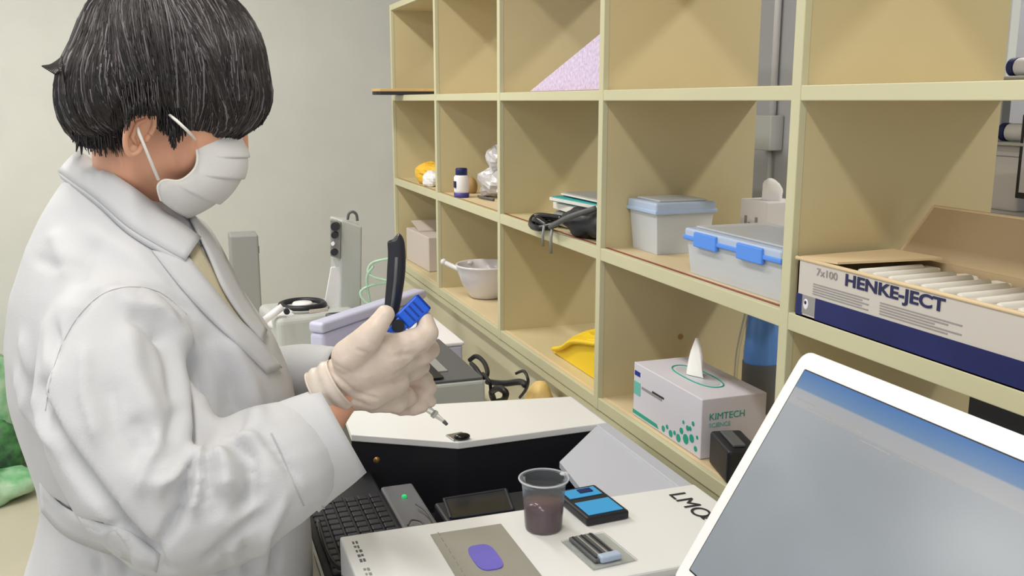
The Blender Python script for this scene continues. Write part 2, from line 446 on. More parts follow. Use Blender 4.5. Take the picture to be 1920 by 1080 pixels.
# lilac foam sheet leaning
sh = MB(); F3 = [Vector((.822, 2.20, R1+.001)), Vector((.822, 1.757, R1+.001)), Vector((.822, 1.757, R1+.122))]
sh.add(F3 + [q_+Vector((.25, 0, 0)) for q_ in F3], [(0, 2, 1), (3, 4, 5), (0, 1, 4, 3), (1, 2, 5, 4), (2, 0, 3, 5)])
tag(part('foam_wedge', sh, 'lilac_foam', bevel=.001), 'lilac speckled foam wedge standing in the upper middle pigeonhole', 'foam block')
# yellow pouch + white card
g = gz(803, 345, R2)
yp = thing('snack_pouch', 'small orange-yellow pouch with a white corner in the far left pigeonhole', 'pouch', (g.x, g.y, R2))
part('body', crumple((g.x+.03, g.y-.0, R2+.001), (.07, .10, .045), 3, .4, 16, nu=18, nv=10), 'orange', yp, smooth=False)
part('white_corner', crumple((g.x-.01, g.y-.085, R2+.001), (.03, .05, .028), 5, .4, 18, nu=14, nv=9), 'white_card', yp, smooth=False)
# small bottle
g = gz(855, 370, R2); gx0 = max(g.x, .832)
t = thing('sample_vial', 'small white vial with dark purple ends beside the foil packets', 'vial', (gx0, g.y, R2))
part('body', MB().lathe((gx0, g.y, R2), [(.022, .013), (.023, .02), (.023, .062), (.016, .07)], n=20, cap1=True), 'white_card', t, smooth=True)
part('base_band', MB().lathe((gx0, g.y, R2), [(.0225, 0), (.0235, .003), (.0235, .014)], n=20, cap1=True), 'purple', t, smooth=True)
part('cap', MB().lathe((gx0, g.y, R2), [(.018, .066), (.018, .086), (.016, .089)], n=20, cap1=True), 'navy', t, smooth=True)
part('print', MB().box(gx0-.0245, gx0-.02, g.y-.012, g.y+.003, R2+.03, R2+.05), 'print_dark', t)
g = gz(872, 362, R2)
tag(part('brown_stub', crumple((g.x+.02, g.y, R2+.0005), (.02, .03, .03), 8, .2), 'brown_thing', smooth=True), 'brown lump standing just behind the white vial', 'lump')
g = gz(922, 372, R2)
t = thing('foil_packet', 'lower crumpled silver foil packet, next to the vial', 'packet', (g.x+.03, g.y-.03, R2), 'foil packets')
part('wrap', crumple((g.x+.035, g.y+.03, R2+.001), (.06, .085, .045), 11, .5, 22, nu=20, nv=12), 'foil', t, smooth=False)
part('dark_seam', MB().tube(arc([(g.x-.03, g.y+.04, R2+.004), (g.x-.035, g.y-.02, R2+.006), (g.x-.02, g.y-.08, R2+.004)]), .004, n=6), 'dark_grey', t, smooth=True)
t = thing('foil_packet', 'upper crumpled silver foil packet, on top of the lower one', 'packet', (g.x+.06, g.y-.03, R2+.075), 'foil packets')
part('wrap', crumple((g.x+.045, g.y+.03, R2+.082), (.045, .055, .045), 14, .5, 26, nu=18, nv=11), 'foil', t, smooth=False)
# folders + black strap bundle, row 2 column 3
for k, (m, nm, dz, lab, sxx) in enumerate((('light_grey', 'plastic_folder', .012, 'white folder at the bottom of the pile beside the black bag', .0), ('dark_grey', 'plastic_folder', .02, 'grey folder low in the pile under the teal one', .02),
        ('foil', 'plastic_folder', .022, 'silvery plastic folder just under the teal one', .01), ('teal_folder', 'plastic_folder', .014, 'teal folder near the top of the pile', .015), ('mid_grey', 'plastic_folder', .010, 'grey folder lying on top of the pile of folders', .04))):
    z = R2 + .0006 + sum((.012, .02, .022, .014, .010)[:k])
    c = MB().rbox((.967+sxx*.5, 2.0-sxx, z), (.22, .30, (.012, .02, .022, .014, .010)[k]-.001), 6-4*(k % 3))
    t = thing(nm, lab, 'folder', (.965, 2.0, z), 'folders in the middle pigeonhole')
    part('cover', c, m, t, bevel=.004, seg=3)
    part('inner_sheets', MB().rbox((.964+sxx*.5, 2.0-sxx, z+.003), (.22, .303, (.012, .02, .022, .014, .010)[k]-.007), 6-4*(k % 3)), 'paper_white' if k != 1 else 'mid_grey', t)
bb = thing('cable_bag', 'black bundled cable bag hanging over the front of the middle shelf', 'bag', (.83, 1.9, R2))
part('body', crumple((.84, 1.875, R2+.0015), (.036, .10, .034), 21, .38, 16), 'black_plastic', bb, smooth=True)
part('cable_loop', MB().tube(arc([(.80, 2.02, R2+.01), (.79, 2.06, R2+.02), (.80, 2.1, R2+.012), (.82, 2.13, R2+.01), (.83, 2.06, R2+.014)]), .009, n=8), 'black_gloss', bb, smooth=True)
part('cable_loop', MB().tube(arc([(.815, 2.0, R2+.016), (.785, 2.03, R2+.004), (.787, 2.09, R2+.006), (.81, 2.11, R2+.022), (.84, 2.02, R2+.024)]), .008, n=8), 'black_gloss', bb, smooth=True)
part('cable_loop', MB().tube(arc([(.83, 1.82, R2+.07), (.79, 1.86, R2+.05), (.785, 1.95, R2+.02), (.80, 2.0, R2+.01)]), .006, n=8), 'dark_grey', bb, smooth=True)
for yy, ln in ((2.01, .035), (1.96, .045)):
    part('strap_end', MB().tube([(.788, yy, R2+.012), (.785, yy, R2-.01), (.787, yy+.004, R2-ln)], .0035, n=6), 'mid_grey', bb, smooth=True)
# clear boxes with blue lids
def lid_box(x0, x1, y0, y1, z, h, lh, label, clip, lid='lid_blue', clipm='lid_clip'):
    t = thing('storage_box', label, 'box', ((x0+x1)/2, (y0+y1)/2, z), 'clear boxes with blue lids')
    e = .006
    b = MB(); rows = []
    def ring(ins, zz): return [(x0+ins, y0+ins, zz), (x1-ins, y0+ins, zz), (x1-ins, y1-ins, zz), (x0+ins, y1-ins, zz)]
    b.add(ring(e, z) + ring(0, z+h), [(3,2,1,0), (0,1,5,4), (1,2,6,5), (2,3,7,6), (3,0,4,7)])
    part('tub', b, 'frosted', t, bevel=.004, seg=3, solid=.0016)
    part('contents', MB().box(x0+.012, x1-.012, y0+.012, y1-.012, z+.003, z+h*.55), 'frosted', t, bevel=.003)
    part('lid', MB().box(x0-.004, x1+.004, y0-.004, y1+.004, z+h, z+h+lh), lid, t, bevel=.004, seg=3)
    part('lid_panel', MB().box(x0+.01, x1-.01, y0+.01, y1-.01, z+h+lh, z+h+lh+.004), 'frosted', t, bevel=.002)
    ym = (y0+y1)/2
    for (a, c) in clip: part('clip', MB().box(x0-.008, x0-.001, a, c, z+h-.012, z+h+lh*.8), clipm, t, bevel=.002)
    part('rim', MB().box(x0-.006, x1+.006, y0-.006, y1+.006, z+h-.004, z+h+.004), clipm, t, bevel=.002)
lid_box(.862, .985, 1.612, 1.725, R2, .082, .018, 'clear tub with a pale blue lid, the smaller one further back', [], clipm='lid_pale')
lid_box(.826, .985, 1.16, 1.432, R2, .062, .016, 'wide clear tub with a bright blue rim, nearer the front post', [(1.20, 1.27), (1.33, 1.40)], lid='lid_blue')
g = gx(1436, 404, 1.085)
tb = thing('facial_tissue_box', 'small white patterned tissue box seen behind the wide clear tub', 'tissue box', (1.10, 1.59, R2))
part('carton', MB().box(1.06, 1.14, 1.545, 1.635, R2, -.190), 'white_card', tb, bevel=.002)
for k in range(7): part('print', MB().box(1.0585, 1.0605, 1.55+.012*k, 1.557+.012*k, R2+.03+.012*(k % 3), R2+.045+.012*(k % 3)), 'print_grey', tb)
part('tissue', crumple((1.095, 1.585, -.180), (.018, .022, .03), 31, .35, 25, flat_bottom=False), 'tissue', tb, smooth=True)
# carton with syringes
ct = thing('syringe_carton', 'open cardboard syringe carton with dark blue band in the right pigeonhole', 'carton', (.89, .8, R2))
y0, y1, x0, x1, zt = .50, 1.088, .802, .965, -.213
part('front_panel', MB().box(x0, x0+.003, y0, y1, R2, zt), 'carton_out', ct)
part('end_panel', MB().box(x0, x1, y1-.003, y1, R2, zt), 'carton_in', ct)
part('end_panel', MB().box(x0, x1, y0, y0+.003, R2, zt), 'carton_in', ct)
part('back_panel', MB().box(x1-.003, x1, y0, y1, R2, zt), 'carton_in', ct)
part('bottom_panel', MB().box(x0, x1, y0, y1, R2, R2+.003), 'carton_in', ct)
part('fold_edge', MB().tube([(x0+.001, y0, zt), (x0+.001, y1+.006, zt+.001)], .0028, n=8), 'card_edge', ct, smooth=True)
F = [Vector((x1, y0, zt)), Vector((x1, y1-.01, zt)), Vector((x1+.035, y1-.03, zt+.068)), Vector((x1+.035, y0, zt+.068))]
part('rear_flap', MB().hexa(F, [p+Vector((.0035, 0, -.001)) for p in F]), 'carton_in', ct)
part('flap_edge', MB().tube([F[1]+Vector((0, .001, 0)), F[2]+Vector((0, .001, .0))], .0022, n=6), 'card_edge', ct)
part('flap_edge', MB().tube([F[2], F[3]], .0022, n=6), 'card_edge', ct)
part('side_flap', MB().hexa([(x0+.005, y1-.075, zt+.004), (x1-.01, y1-.10, zt+.006), (x1-.005, y1, zt+.003), (x0+.003, y1+.0, zt+.001)],
     [(x0+.005, y1-.075, zt+.007), (x1-.01, y1-.10, zt+.009), (x1-.005, y1, zt+.006), (x0+.003, y1+.0, zt+.004)]), 'card_edge', ct)
part('blue_band', MB().box(x0-.0008, x0+.001, y0, y1-.042, R2+.002, R2+.031), 'navy', ct)
part('blue_band', MB().box(x0-.0008, x0+.001, y1-.014, y1, R2+.002, R2+.031), 'navy', ct)
part('grey_square', MB().box(x0-.0009, x0+.001, y1-.042, y1-.014, R2+.006, R2+.031), 'print_grey', ct)
part('drop_mark', MB().lathe((0, 0, 0), [(.0, 0), (.006, .0)], n=16, cap0=False).add([], []) if False else MB().ell((x0-.001, y1-.0225, R2+.019), (.001, .0055, .0075), nu=14, nv=8), 'white_card', ct, smooth=True)
part('drop_dot', MB().ell((x0-.002, y1-.0225, R2+.0215), (.001, .0026, .0026), nu=10, nv=6), 'navy', ct, smooth=True)
text('HENKE-JECT', .021, (x0-.0006, y1-.098, zt-.0185), (0, -1, 0), (0, 0, 1), 'print_dark', ct, bold=.0006, sx=1.46)
text('7x100', .014, (x0-.0006, y1-.040, zt-.0155), (0, -1, 0), (0, 0, 1), 'print_grey', ct, sx=1.25)
for k in range(5):
    for (a, L) in ((y1-.035, .11-.012*(k % 2)), (y1-.165, .13-.02*(k % 3))):
        part('print_line', MB().box(x0-.0006, x0+.001, a-L, a, zt-.029-.0034*k, zt-.0275-.0034*k), 'print_grey', ct)
k = 0
for yy in np.arange(.52, 1.0, .028):
    sp = thing('wrapped_syringe', 'white paper-wrapped syringe in the open cardboard carton', 'syringe', (.88, yy, zt-.03), 'wrapped syringes in the carton')
    part('wrapper', MB().rbox((.882, yy, zt-.022+.003*(k % 2)), (.145, .026, .014), 4*((k % 3)-1)), 'paper_white', sp, bevel=.003)
    part('barrel_bump', MB().tube([(.83, yy, zt-.006), (.93, yy+.002, zt-.006)], .006, n=8), 'paper_white', sp, smooth=True)
    k += 1
part('tray_fill', MB().box(x0+.006, x1-.006, y0+.006, y1-.006, R2+.003, zt-.026), 'carton_in', ct)
# row 3: pale box, mortar, yellow bag, wipes box, bottle, black case, right cell
g = gz(790, 497, R3)
t = thing('pale_carton', 'pale pinkish carton in the lowest pigeonhole, farthest left', 'carton', (.93, 3.45, R3))
part('body', MB().rbox((.925, 3.44, R3), (.17, .30, .125), 2), 'pink_card', t, bevel=.003)
part('flap', MB().hexa([(.852, 3.45, R3+.126), (1.0, 3.45, R3+.126), (1.0, 3.57, R3+.15), (.852, 3.57, R3+.15)], [(.852, 3.45, R3+.129), (1.0, 3.45, R3+.129), (1.0, 3.57, R3+.153), (.852, 3.57, R3+.153)]), 'pink_card', t)
mx, my = .905, 2.80
t = thing('mortar', 'white porcelain mortar bowl in a lower pigeonhole', 'mortar', (mx, my, R3))
part('bowl', MB().lathe((mx, my, R3), [(r_*1.13, z_*1.06) for r_, z_ in [(.04, 0), (.046, .004), (.052, .014), (.068, .04), (.08, .075), (.0835, .093), (.086, .096), (.084, .1), (.079, .098), (.074, .08), (.06, .045), (.03, .022), (.001, .018)]], n=48), 'porcelain', t, smooth=True)
part('spout', MB().ell((mx-.03, my+.09, R3+.096), (.014, .014, .008)), 'porcelain', t, smooth=True)
t = thing('pestle', 'white pestle resting across the rim of the mortar', 'pestle', (mx, my, R3+.05))
a, b = gy(832, 491, my+.06), gy(890, 520, my-.02)
part('shaft', MB().tube([a, a*.5+b*.5, b], [.0075, .008, .0095], n=16), 'porcelain', t, smooth=True)
part('head', MB().ell(b, (.017, .017, .014)), 'porcelain', t, smooth=True)
part('knob', MB().ell(a, (.0105, .0105, .0105)), 'porcelain', t, smooth=True)
yb = thing('yellow_bag', 'folded bright yellow plastic bag in the lower middle pigeonhole', 'bag', (.93, 1.93, R3))
b = MB(); rows = []
for i in range(15):
    u = i/14; r = []
    for j in range(17):
        v = j/16; x = .85+.2*v; yy = 2.10-.30*u - .05*v*(1-u)
        hgt = .10*min(1, u*2.2)*(.75+.35*v) + .012*noise.noise(Vector((u*6, v*5, 2))) + .004*noise.noise(Vector((u*18, v*14, 5)))
        r.append((x, yy, R3+.004+max(0, hgt)))
    rows.append(r)
low = [[(p[0], p[1], R3+.001) for p in r] for r in rows]
b.grid(rows); k = len(b.v); b.grid([x[::-1] for x in low])
b.grid([[r[0] for r in rows], [(r[0][0], r[0][1], R3+.001) for r in rows]]); b.grid([[r[-1] for r in low], [r[-1] for r in rows]]); b.grid([rows[-1], low[-1]]); b.grid([low[0], rows[0]])
part('folded_body', b, 'yellow', yb, smooth=False)
part('fold_lip', MB().tube(arc([(.846, 2.09, R3+.012), (.842, 2.03, R3+.03), (.843, 1.96, R3+.062), (.846, 1.84, R3+.085)]), .006, n=8), 'yellow', yb, smooth=True)
# wipes box
wx0, wx1, wy0, wy1, wz = .822, .950, 1.356, 1.612, R3+.107
wb = thing('wipes_box', 'white and green lab wipes box with a tissue standing up from it', 'tissue box', ((wx0+wx1)/2, (wy0+wy1)/2, R3))
part('carton', MB().box(wx0, wx1, wy0, wy1, R3, wz), 'card_lilac', wb, bevel=.0015)
cxw, cyw = (wx0+wx1)/2, (wy0+wy1)/2
ov = [(cxw+.026*math.copysign(abs(math.cos(t))**.8, math.cos(t)), cyw+.075*math.copysign(abs(math.sin(t))**.8, math.sin(t)), wz+.0004) for t in np.linspace(0, 2*math.pi, 40, endpoint=False)]
part('opening_outline', MB().tube([Vector(p) for p in ov] + [Vector(ov[0])], .0014, n=6, cap=False), 'teal', wb)
part('opening_film', MB().prism([(cxw+(p[0]-cxw)*.85, cyw+(p[1]-cyw)*.85, wz+.0009) for p in ov], .001), 'frosted', wb)
b = MB(); rows = []
for i in range(12):
    u = i/11; hw = .021*math.sin(math.pi*min(1, (1-u)*.62+.0))**.7 if u < 1 else .001; hw = .022*(1-u**2.6)**.8+.0005
    rows.append([(cxw+.006*math.sin(th*2+u*3)*(1-u)+ (.010*(1-u*.6))*math.cos(th), cyw+hw*math.sin(th)+.004*u, wz+.002+.07*u) for th in np.linspace(0, 2*math.pi, 20, endpoint=False)])
b.grid(rows, closed=True); part('tissue', b, 'tissue', wb, smooth=True)
part('teal_band', MB().hexa([(wx0-.0007, wy1, R3+.005), (wx0-.0007, wy0+.150, R3+.005), (wx0-.0007, wy0+.158, R3+.012), (wx0-.0007, wy1, R3+.0125)], [(wx0+.001, wy1, R3+.005), (wx0+.001, wy0+.150, R3+.005), (wx0+.001, wy0+.158, R3+.012), (wx0+.001, wy1, R3+.0125)]), 'teal', wb)
for (yy, zz, r) in ((.132, .012, .007), (.118, .02, .005), (.104, .012, .008), (.09, .018, .005), (.076, .013, .009), (.066, .03, .007), (.05, .02, .011), (.045, .042, .006), (.03, .028, .009), (.027, .056, .005), (.016, .014, .006), (.06, .048, .004), (.036, .044, .005), (.012, .036, .004)):
    part('teal_dot', MB().tube([(wx0-.0008, wy0+yy, R3+zz), (wx0+.001, wy0+yy, R3+zz)], r*.82, n=14), 'teal', wb)
part('blue_logo', MB().rbox((wx0-.0002, wy1-.016, wz-.024), (.0012, .022, .009)), 'deep_blue', wb)
part('pale_patch', MB().rbox((wx0-.0002, wy1-.016, R3+.045), (.0012, .026, .026)), 'teal_pale', wb)
part('print_line', MB().rbox((wx0-.0002, wy1-.075, R3+.062), (.0012, .08, .005)), 'print_grey', wb)
part('print_line', MB().rbox((wx0-.0002, wy1-.1, R3+.067), (.0012, .045, .0035)), 'print_black', wb)
text('KIMTECH', .017, (wx0+.014, wy0-.0004, wz-.038), (1, 0, 0), (0, 0, 1), 'teal', wb)
text('SCIENCE', .011, (wx0+.014, wy0-.0004, wz-.051), (1, 0, 0), (0, 0, 1), 'teal_pale', wb)
# blue bottle in the rear
g = gx(1422, 600, 1.06)
t = thing('blue_bottle', 'tall blue glossy squeeze bottle at the back beside the wipes box', 'bottle', (1.065, 1.4, R3))
bx, by = 1.07, g.y*1.0
part('body', MB().lathe((bx, by, R3), [(.03, 0), (.034, .006), (.034, .12), (.03, .17), (.026, .235)], n=24, cap1=True), 'blue_bottle', t, smooth=True)
part('collar', MB().lathe((bx, by, R3), [(.026, .235), (.027, .25), (.02, .26)], n=24, cap1=True), 'blue', t, smooth=True)
part('lower_sleeve', MB().lathe((bx, by, R3), [(.0305, .001), (.0352, .007), (.0352, .1)], n=24), 'dark_grey', t, smooth=True)
part('spout_tube', MB().tube(arc([(bx-.035, by+.03, R3+.01), (bx-.04, by+.02, R3+.12), (bx-.03, by-.005, R3+.25)]), .004, n=8), 'clear', t, smooth=True)
# black case in front
t = thing('black_charger', 'black boxy adapter on the shelf lip in front of the wipes box', 'adapter', (.845, 1.28, R3))
part('body', MB().rbox((.842, 1.283, R3+.0005), (.055, .10, .058), -14), 'black_plastic', t, bevel=.006, seg=3)
part('ridge', MB().rbox((.838, 1.284, R3+.059), (.02, .07, .004), -14), 'dark_grey', t, bevel=.001)
# right-hand bottom cell: dark case with grey round drum
g = gx(1815, 730, 1.0)
t = thing('dark_case', 'black case in the bottom right pigeonhole behind the laptop screen', 'case', (1.05, .78, R3))
g1 = gx(1812, 770, .9)
part('body', MB().box(.90, 1.12, .52, g1.y, R3, R3+.275), 'black_plastic', t, bevel=.005)
part('seam', MB().box(.898, .902, .53, g1.y-.01, R3+.1, R3+.104), 'dark_grey', t)
t = thing('grey_drum', 'rounded dark grey housing lying before the black case', 'housing', (.86, .72, R3))
g2 = gx(1915, 795, .84)
part('housing', MB().tube([(.815, g2.y-.03, R3+.065), (.89, g2.y-.03, R3+.065)], [.074, .074], n=40), 'dark_grey', t, bevel=.005, smooth=False)
part('rim', MB().tube([(.811, g2.y-.03, R3+.065), (.816, g2.y-.03, R3+.065)], [.062, .066], n=40), 'mid_grey', t)

# ------------------------------------------------------------------ far end of the bench
# white stand apparatus
def P3(px, py, y): return gy(px, py, y)
ap = thing('lab_balance', 'white lab apparatus with upright column, black ring plate and base on the far bench', 'lab apparatus', tuple(gy(590, 650, 3.1)))
YA = 3.1
a, b2 = gy(618, 405, YA), gy(680, 600, YA)
part('column', MB().hexa([gy(640, 412, YA-.02), gy(679, 425, YA-.02), gy(677, 610, YA-.02), gy(636, 618, YA-.02)], [gy(618, 405, YA+.12)*1, gy(664, 410, YA+.14), gy(664, 600, YA+.14), gy(622, 600, YA+.12)]), 'light_grey', ap, bevel=.006, seg=3)
part('column_foot', MB().hexa([gy(620, 500, YA-.01), gy(640, 500, YA-.01), gy(640, 622, YA-.01), gy(598, 622, YA-.01)], [gy(624, 500, YA+.1), gy(640, 500, YA+.1), gy(640, 612, YA+.1), gy(610, 612, YA+.1)]), 'white_card', ap, bevel=.004)
part('control_panel', MB().hexa([gy(619, 412, YA-.022), gy(639, 416, YA-.024), gy(638, 486, YA-.024), gy(619, 480, YA-.022)], [gy(619, 410, YA+.08), gy(640, 412, YA+.06), gy(639, 480, YA+.06), gy(620, 476, YA+.08)]), 'mid_grey', ap, bevel=.002)
for (px, py, r) in ((630, 424, .014), (629, 440, .011), (628, 472, .011), (626, 456, .006)):
    c = gy(px, py, YA-.026); part('knob', MB().tube([c, c+Vector((-.006, -.014, 0))], r, n=14), 'black_plastic' if py != 456 else 'white_card', ap, smooth=False)
part('carry_loop', MB().tube(arc([gy(652, 412, YA), gy(654, 401, YA), gy(661, 397, YA), (gy(668, 402, YA)), gy(670, 414, YA)]), .0045, n=8), 'dark_grey', ap, smooth=True)
c0 = gz(588, 655, BZ)
bc = gy(580, 602, YA); bz = gy(580, 578, YA).z
part('base', MB().rbox((bc.x, YA+.02, BZ+.012), (.27, .26, bz-BZ-.012), 8), 'light_grey', ap, bevel=.02, seg=4)
for (ddx, ddy) in ((-.1, -.1), (.1, -.1), (-.1, .12), (.1, .12)): part('foot', MB().lathe((bc.x+ddx, YA+.02+ddy, BZ), [(.014, 0), (.014, .013)], n=14, cap1=True), 'black_plastic', ap)
part('side_arm', MB().tube([gy(497, 600, YA-.1), gy(530, 575, YA-.1)], .012, n=10), 'white_card', ap, smooth=True)
rc = Vector((bc.x-.02, YA+.0, bz))
part('plate', MB().lathe(rc, [(.085, .0), (.085, .006), (.08, .009)], n=36, cap1=True), 'mid_grey', ap)
pts = [rc+Vector((.068*math.cos(t), .068*math.sin(t), .014)) for t in np.linspace(0, 2*math.pi, 37)]
part('black_ring', MB().tube(pts, .011, n=8, cap=False), 'black_plastic', ap, smooth=True)
part('dish', MB().lathe(rc, [(.03, .01), (.034, .016), (.03, .022)], n=24, cap1=True), 'white_card', ap, smooth=True)
kb = gy(537, 583, YA-.14)
part('black_knob', MB().tube([kb, kb+Vector((0, -.014, 0))], .0095, n=14), 'black_plastic', ap)
part('red_label', MB().rbox(gy(598, 585, YA-.115), (.06, .004, .01), 8), 'pink_card', ap)
# jar with dark contents, in front of it
jc = gz(540, 660, BZ)
t = thing('glass_jar', 'clear round jar with a white domed lid and dark contents on the far bench', 'jar', (jc.x, jc.y, BZ))
part('body', MB().lathe((jc.x, jc.y, BZ), [(.05, 0), (.056, .006), (.058, .06), (.056, .09)], n=28), 'tube_green', t, smooth=True, solid=.002)
part('dark_contents', crumple((jc.x, jc.y, BZ+.004), (.045, .045, .035), 41, .3, 20), 'dark_grey', t, smooth=True)
part('domed_lid', MB().lathe((jc.x, jc.y, BZ), [(.06, .09), (.06, .1), (.05, .135), (.03, .15), (.0, .153)], n=28), 'white_card', t, smooth=True)
g = gz(580, 665, BZ)
t = thing('green_carton', 'small green carton standing between the jar and the lilac box', 'carton', (g.x, g.y, BZ))
part('body', MB().rbox((g.x, g.y, BZ), (.06, .05, .085), 5), 'green_box', t, bevel=.002)
part('lid_line', MB().rbox((g.x, g.y, BZ+.062), (.062, .052, .006), 5), 'teal_pale', t)
t = thing('coiled_cable', 'dark coiled cable on the bench just behind the lilac box', 'cable', tuple(gy(650, 590, 2.95)))
cc = gy(655, 592, 2.95)
part('coil', MB().tube([cc+Vector((.07*math.cos(t*1.0), .035*math.sin(t), -.01+.018*math.sin(t*.37))) for t in np.linspace(0, 19, 110)], .006, n=6), 'dark_grey', t, smooth=True)
part('support_block', MB().rbox((cc.x, cc.y+.02, BZ), (.12, .05, cc.z-.03-BZ)), 'mid_grey', t, bevel=.004)
# lilac box
A = gy(606, 606, 2.5); Bq = gy(800, 578, 2.86)
zt = A.z; dirv = Vector((Bq.x-A.x, Bq.y-A.y, 0)); nrm = Vector((-dirv.y, dirv.x, 0)).normalized()*.05
if nrm.y < 0: nrm = -nrm
bx4 = [Vector((A.x, A.y, BZ)), Vector((Bq.x, Bq.y, BZ)), Vector((Bq.x, Bq.y, BZ))+nrm, Vector((A.x, A.y, BZ))+nrm]
t = thing('lilac_storage_box', 'lilac translucent plastic box on the bench behind the gloved hand', 'box', tuple((bx4[0]+bx4[2])/2))
def lift(ps, z): return [Vector((p.x, p.y, z)) for p in ps]
part('body', MB().hexa(lift(bx4, zt-.03)[::1], lift(bx4, BZ)), 'lilac_plastic', t, bevel=.012, seg=4)
ctr = (bx4[0]+bx4[2])/2
part('lid', MB().hexa([ctr+(p-ctr)*1.01+Vector((0, 0, zt-BZ)) for p in bx4], [ctr+(p-ctr)*1.01+Vector((0, 0, zt-.03-BZ)) for p in bx4]), 'lilac_plastic', t, bevel=.01, seg=4)
wq = [gz(800, 640, -.62), gz(868, 644, -.62), gz(805, 578, -.62), gz(760, 590, -.62)]
t = thing('white_lidded_box', 'white box with lilac sides just left of the shelving apron', 'box', (wq[1].x-.08, wq[1].y+.1, BZ))
part('body', MB().box(wq[1].x-.13, wq[1].x, wq[1].y, wq[1].y+.33, BZ, -.625), 'lilac_plastic', t, bevel=.006)
part('lid', MB().box(wq[1].x-.135, wq[1].x+.004, wq[1].y-.004, wq[1].y+.335, -.625, -.615), 'white_card', t, bevel=.004)
# grey upright box near wall
t = thing('grey_upright_panel', 'upright grey panel case on the bench end, behind the open collar', 'case', (.25, 3.5, BZ))
g0, g1 = gy(405, 440, 3.5), gy(484, 440, 3.5)
part('case', MB().box(.175, g1.x, 3.5, 3.62, BZ, g1.z), 'mid_grey', t, bevel=.006)
part('catch', MB().box(g1.x-.004, g1.x+.003, 3.52, 3.55, g1.z-.07, g1.z-.045), 'dark_grey', t)
# clear green tubing
t = thing('clear_tubing', 'loops of clear greenish tubing rising behind the dark handle', 'tubing', tuple(gy(700, 560, 2.95)))
for pts in ([(735, 484), (700, 492), (690, 508), (702, 520), (735, 528)], [(738, 530), (700, 534), (676, 548), (690, 570), (735, 585)], [(700, 500), (688, 520), (692, 560), (700, 600)]):
    part('tube', MB().tube(arc([gy(x, y, 2.95+.02*math.sin(i)) for i, (x, y) in enumerate(pts)]), .0045, n=8), 'tube_green', t, smooth=True)
cb = gy(706, 600, 2.95)
part('clear_bag', crumple((cb.x, cb.y+.02, BZ), (.08, .06, (cb.z+.06-BZ)/1.72), 51, .12, 9), 'tube_green', t, smooth=True)
# grey device with sloped top
gd = thing('grey_bench_device', 'grey desktop device with a dark framed top and a slot, behind the white analyser', 'device', (.46, 2.04, BZ))
part('housing', MB().box(.33, .598, 1.86, 2.225, BZ, -.583), 'light_grey', gd, bevel=.006)
part('top_frame', MB().box(.333, .594, 1.866, 2.22, -.583, -.577), 'dark_grey', gd, bevel=.002)
part('top_panel', MB().box(.36, .535, 1.93, 2.165, -.577, -.574), 'mid_grey', gd, bevel=.001)
sl = gz(808, 696, -.573)
part('slot', MB().box(sl.x-.012, sl.x+.012, sl.y-.06, sl.y+.07, -.574, -.571), 'black_plastic', gd)
part('side_stud', MB().tube([(.56, 1.861, -.70), (.56, 1.852, -.70)], .008, n=12), 'white_card', gd)
# cables between device and apron
cbk = thing('black_power_cable', 'black cable with plug and coil lying beside the grey device', 'cable', (.72, 1.95, BZ))
for i, pts in enumerate(([(880, 676), (893, 668), (908, 680), (914, 700), (905, 708), (892, 690), (884, 682)], [(914, 716), (945, 719), (975, 716), (985, 722)], [(925, 748), (922, 735), (935, 728), (948, 736), (944, 750), (930, 754)], [(968, 700), (982, 696), (990, 712), (986, 730), (975, 745)], [(905, 700), (918, 716), (920, 740)])):
    part('cord', MB().tube(arc([gx(x, y, .70+.015*math.sin(k+i)) for k, (x, y) in enumerate(pts)]), (.006, .0075, .008, .0035, .004)[i], n=8), 'black_plastic', cbk, smooth=True)
g = gz(945, 770, BZ+.02)
part('plug', MB().rbox((g.x, g.y, BZ), (.06, .05, .035), 20), 'black_plastic', cbk, bevel=.006)
g = gx(1003, 715, .76)
t = thing('beige_pouch', 'small tan and yellow pouch propped against the apron', 'pouch', (.77, g.y, BZ))
part('body', crumple((.77, g.y, BZ), (.042, .055, .088), 61, .2, 14), 'beige_bag', t, smooth=True)
part('drawstring', MB().tube(arc([(.73, g.y+.03, -.70), (.725, g.y+.01, -.71), (.73, g.y-.01, -.725), (.735, g.y, -.75)]), .004, n=6), 'brown_thing', t, smooth=True)

# ------------------------------------------------------------------ green bags on the floor
for (px, py, x0, r, m, nm, lab, sd) in ((12, 850, 0, (.16, .13, .10), 'green_bag', 'green_bag', 'pale green plastic bag at the foot of the heap on the floor', 1), (30, 790, .1, (.10, .12, .10), 'green_dark', 'green_bag', 'dark green bag in the middle of the heap on the floor', 2),
        (-5, 700, .2, (.15, .14, .2), 'green_bag', 'green_bag', 'tall pale green bag leaning at the rear of the heap', 3)):
    yv = (3.95, 4.1, 4.3)[sd-1]; g = gy(px, py, yv)
    t = thing(nm, lab, 'bag', (g.x-.04, yv, FL), 'green bags on the floor')
    hh = (.13, .24, .52)[sd-1]
    part('body', crumple((g.x-.06, yv, FL), (r[0], r[1], hh/1.72), 70+sd, .28, 7), m, t, smooth=True)
    part('knot', crumple((g.x-.06, yv, FL+hh*.92), (.03, .03, .03), 80+sd, .3, 30), m, t, smooth=True)
g = gz(40, 850, FL+.03)
tag(part('blue_packet', crumple((g.x-.03, g.y-.02, FL), (.05, .05, .04), 90, .25, 14), 'cyan_bag', smooth=True), 'small pale blue packet on the floor next to the green bags', 'packet')

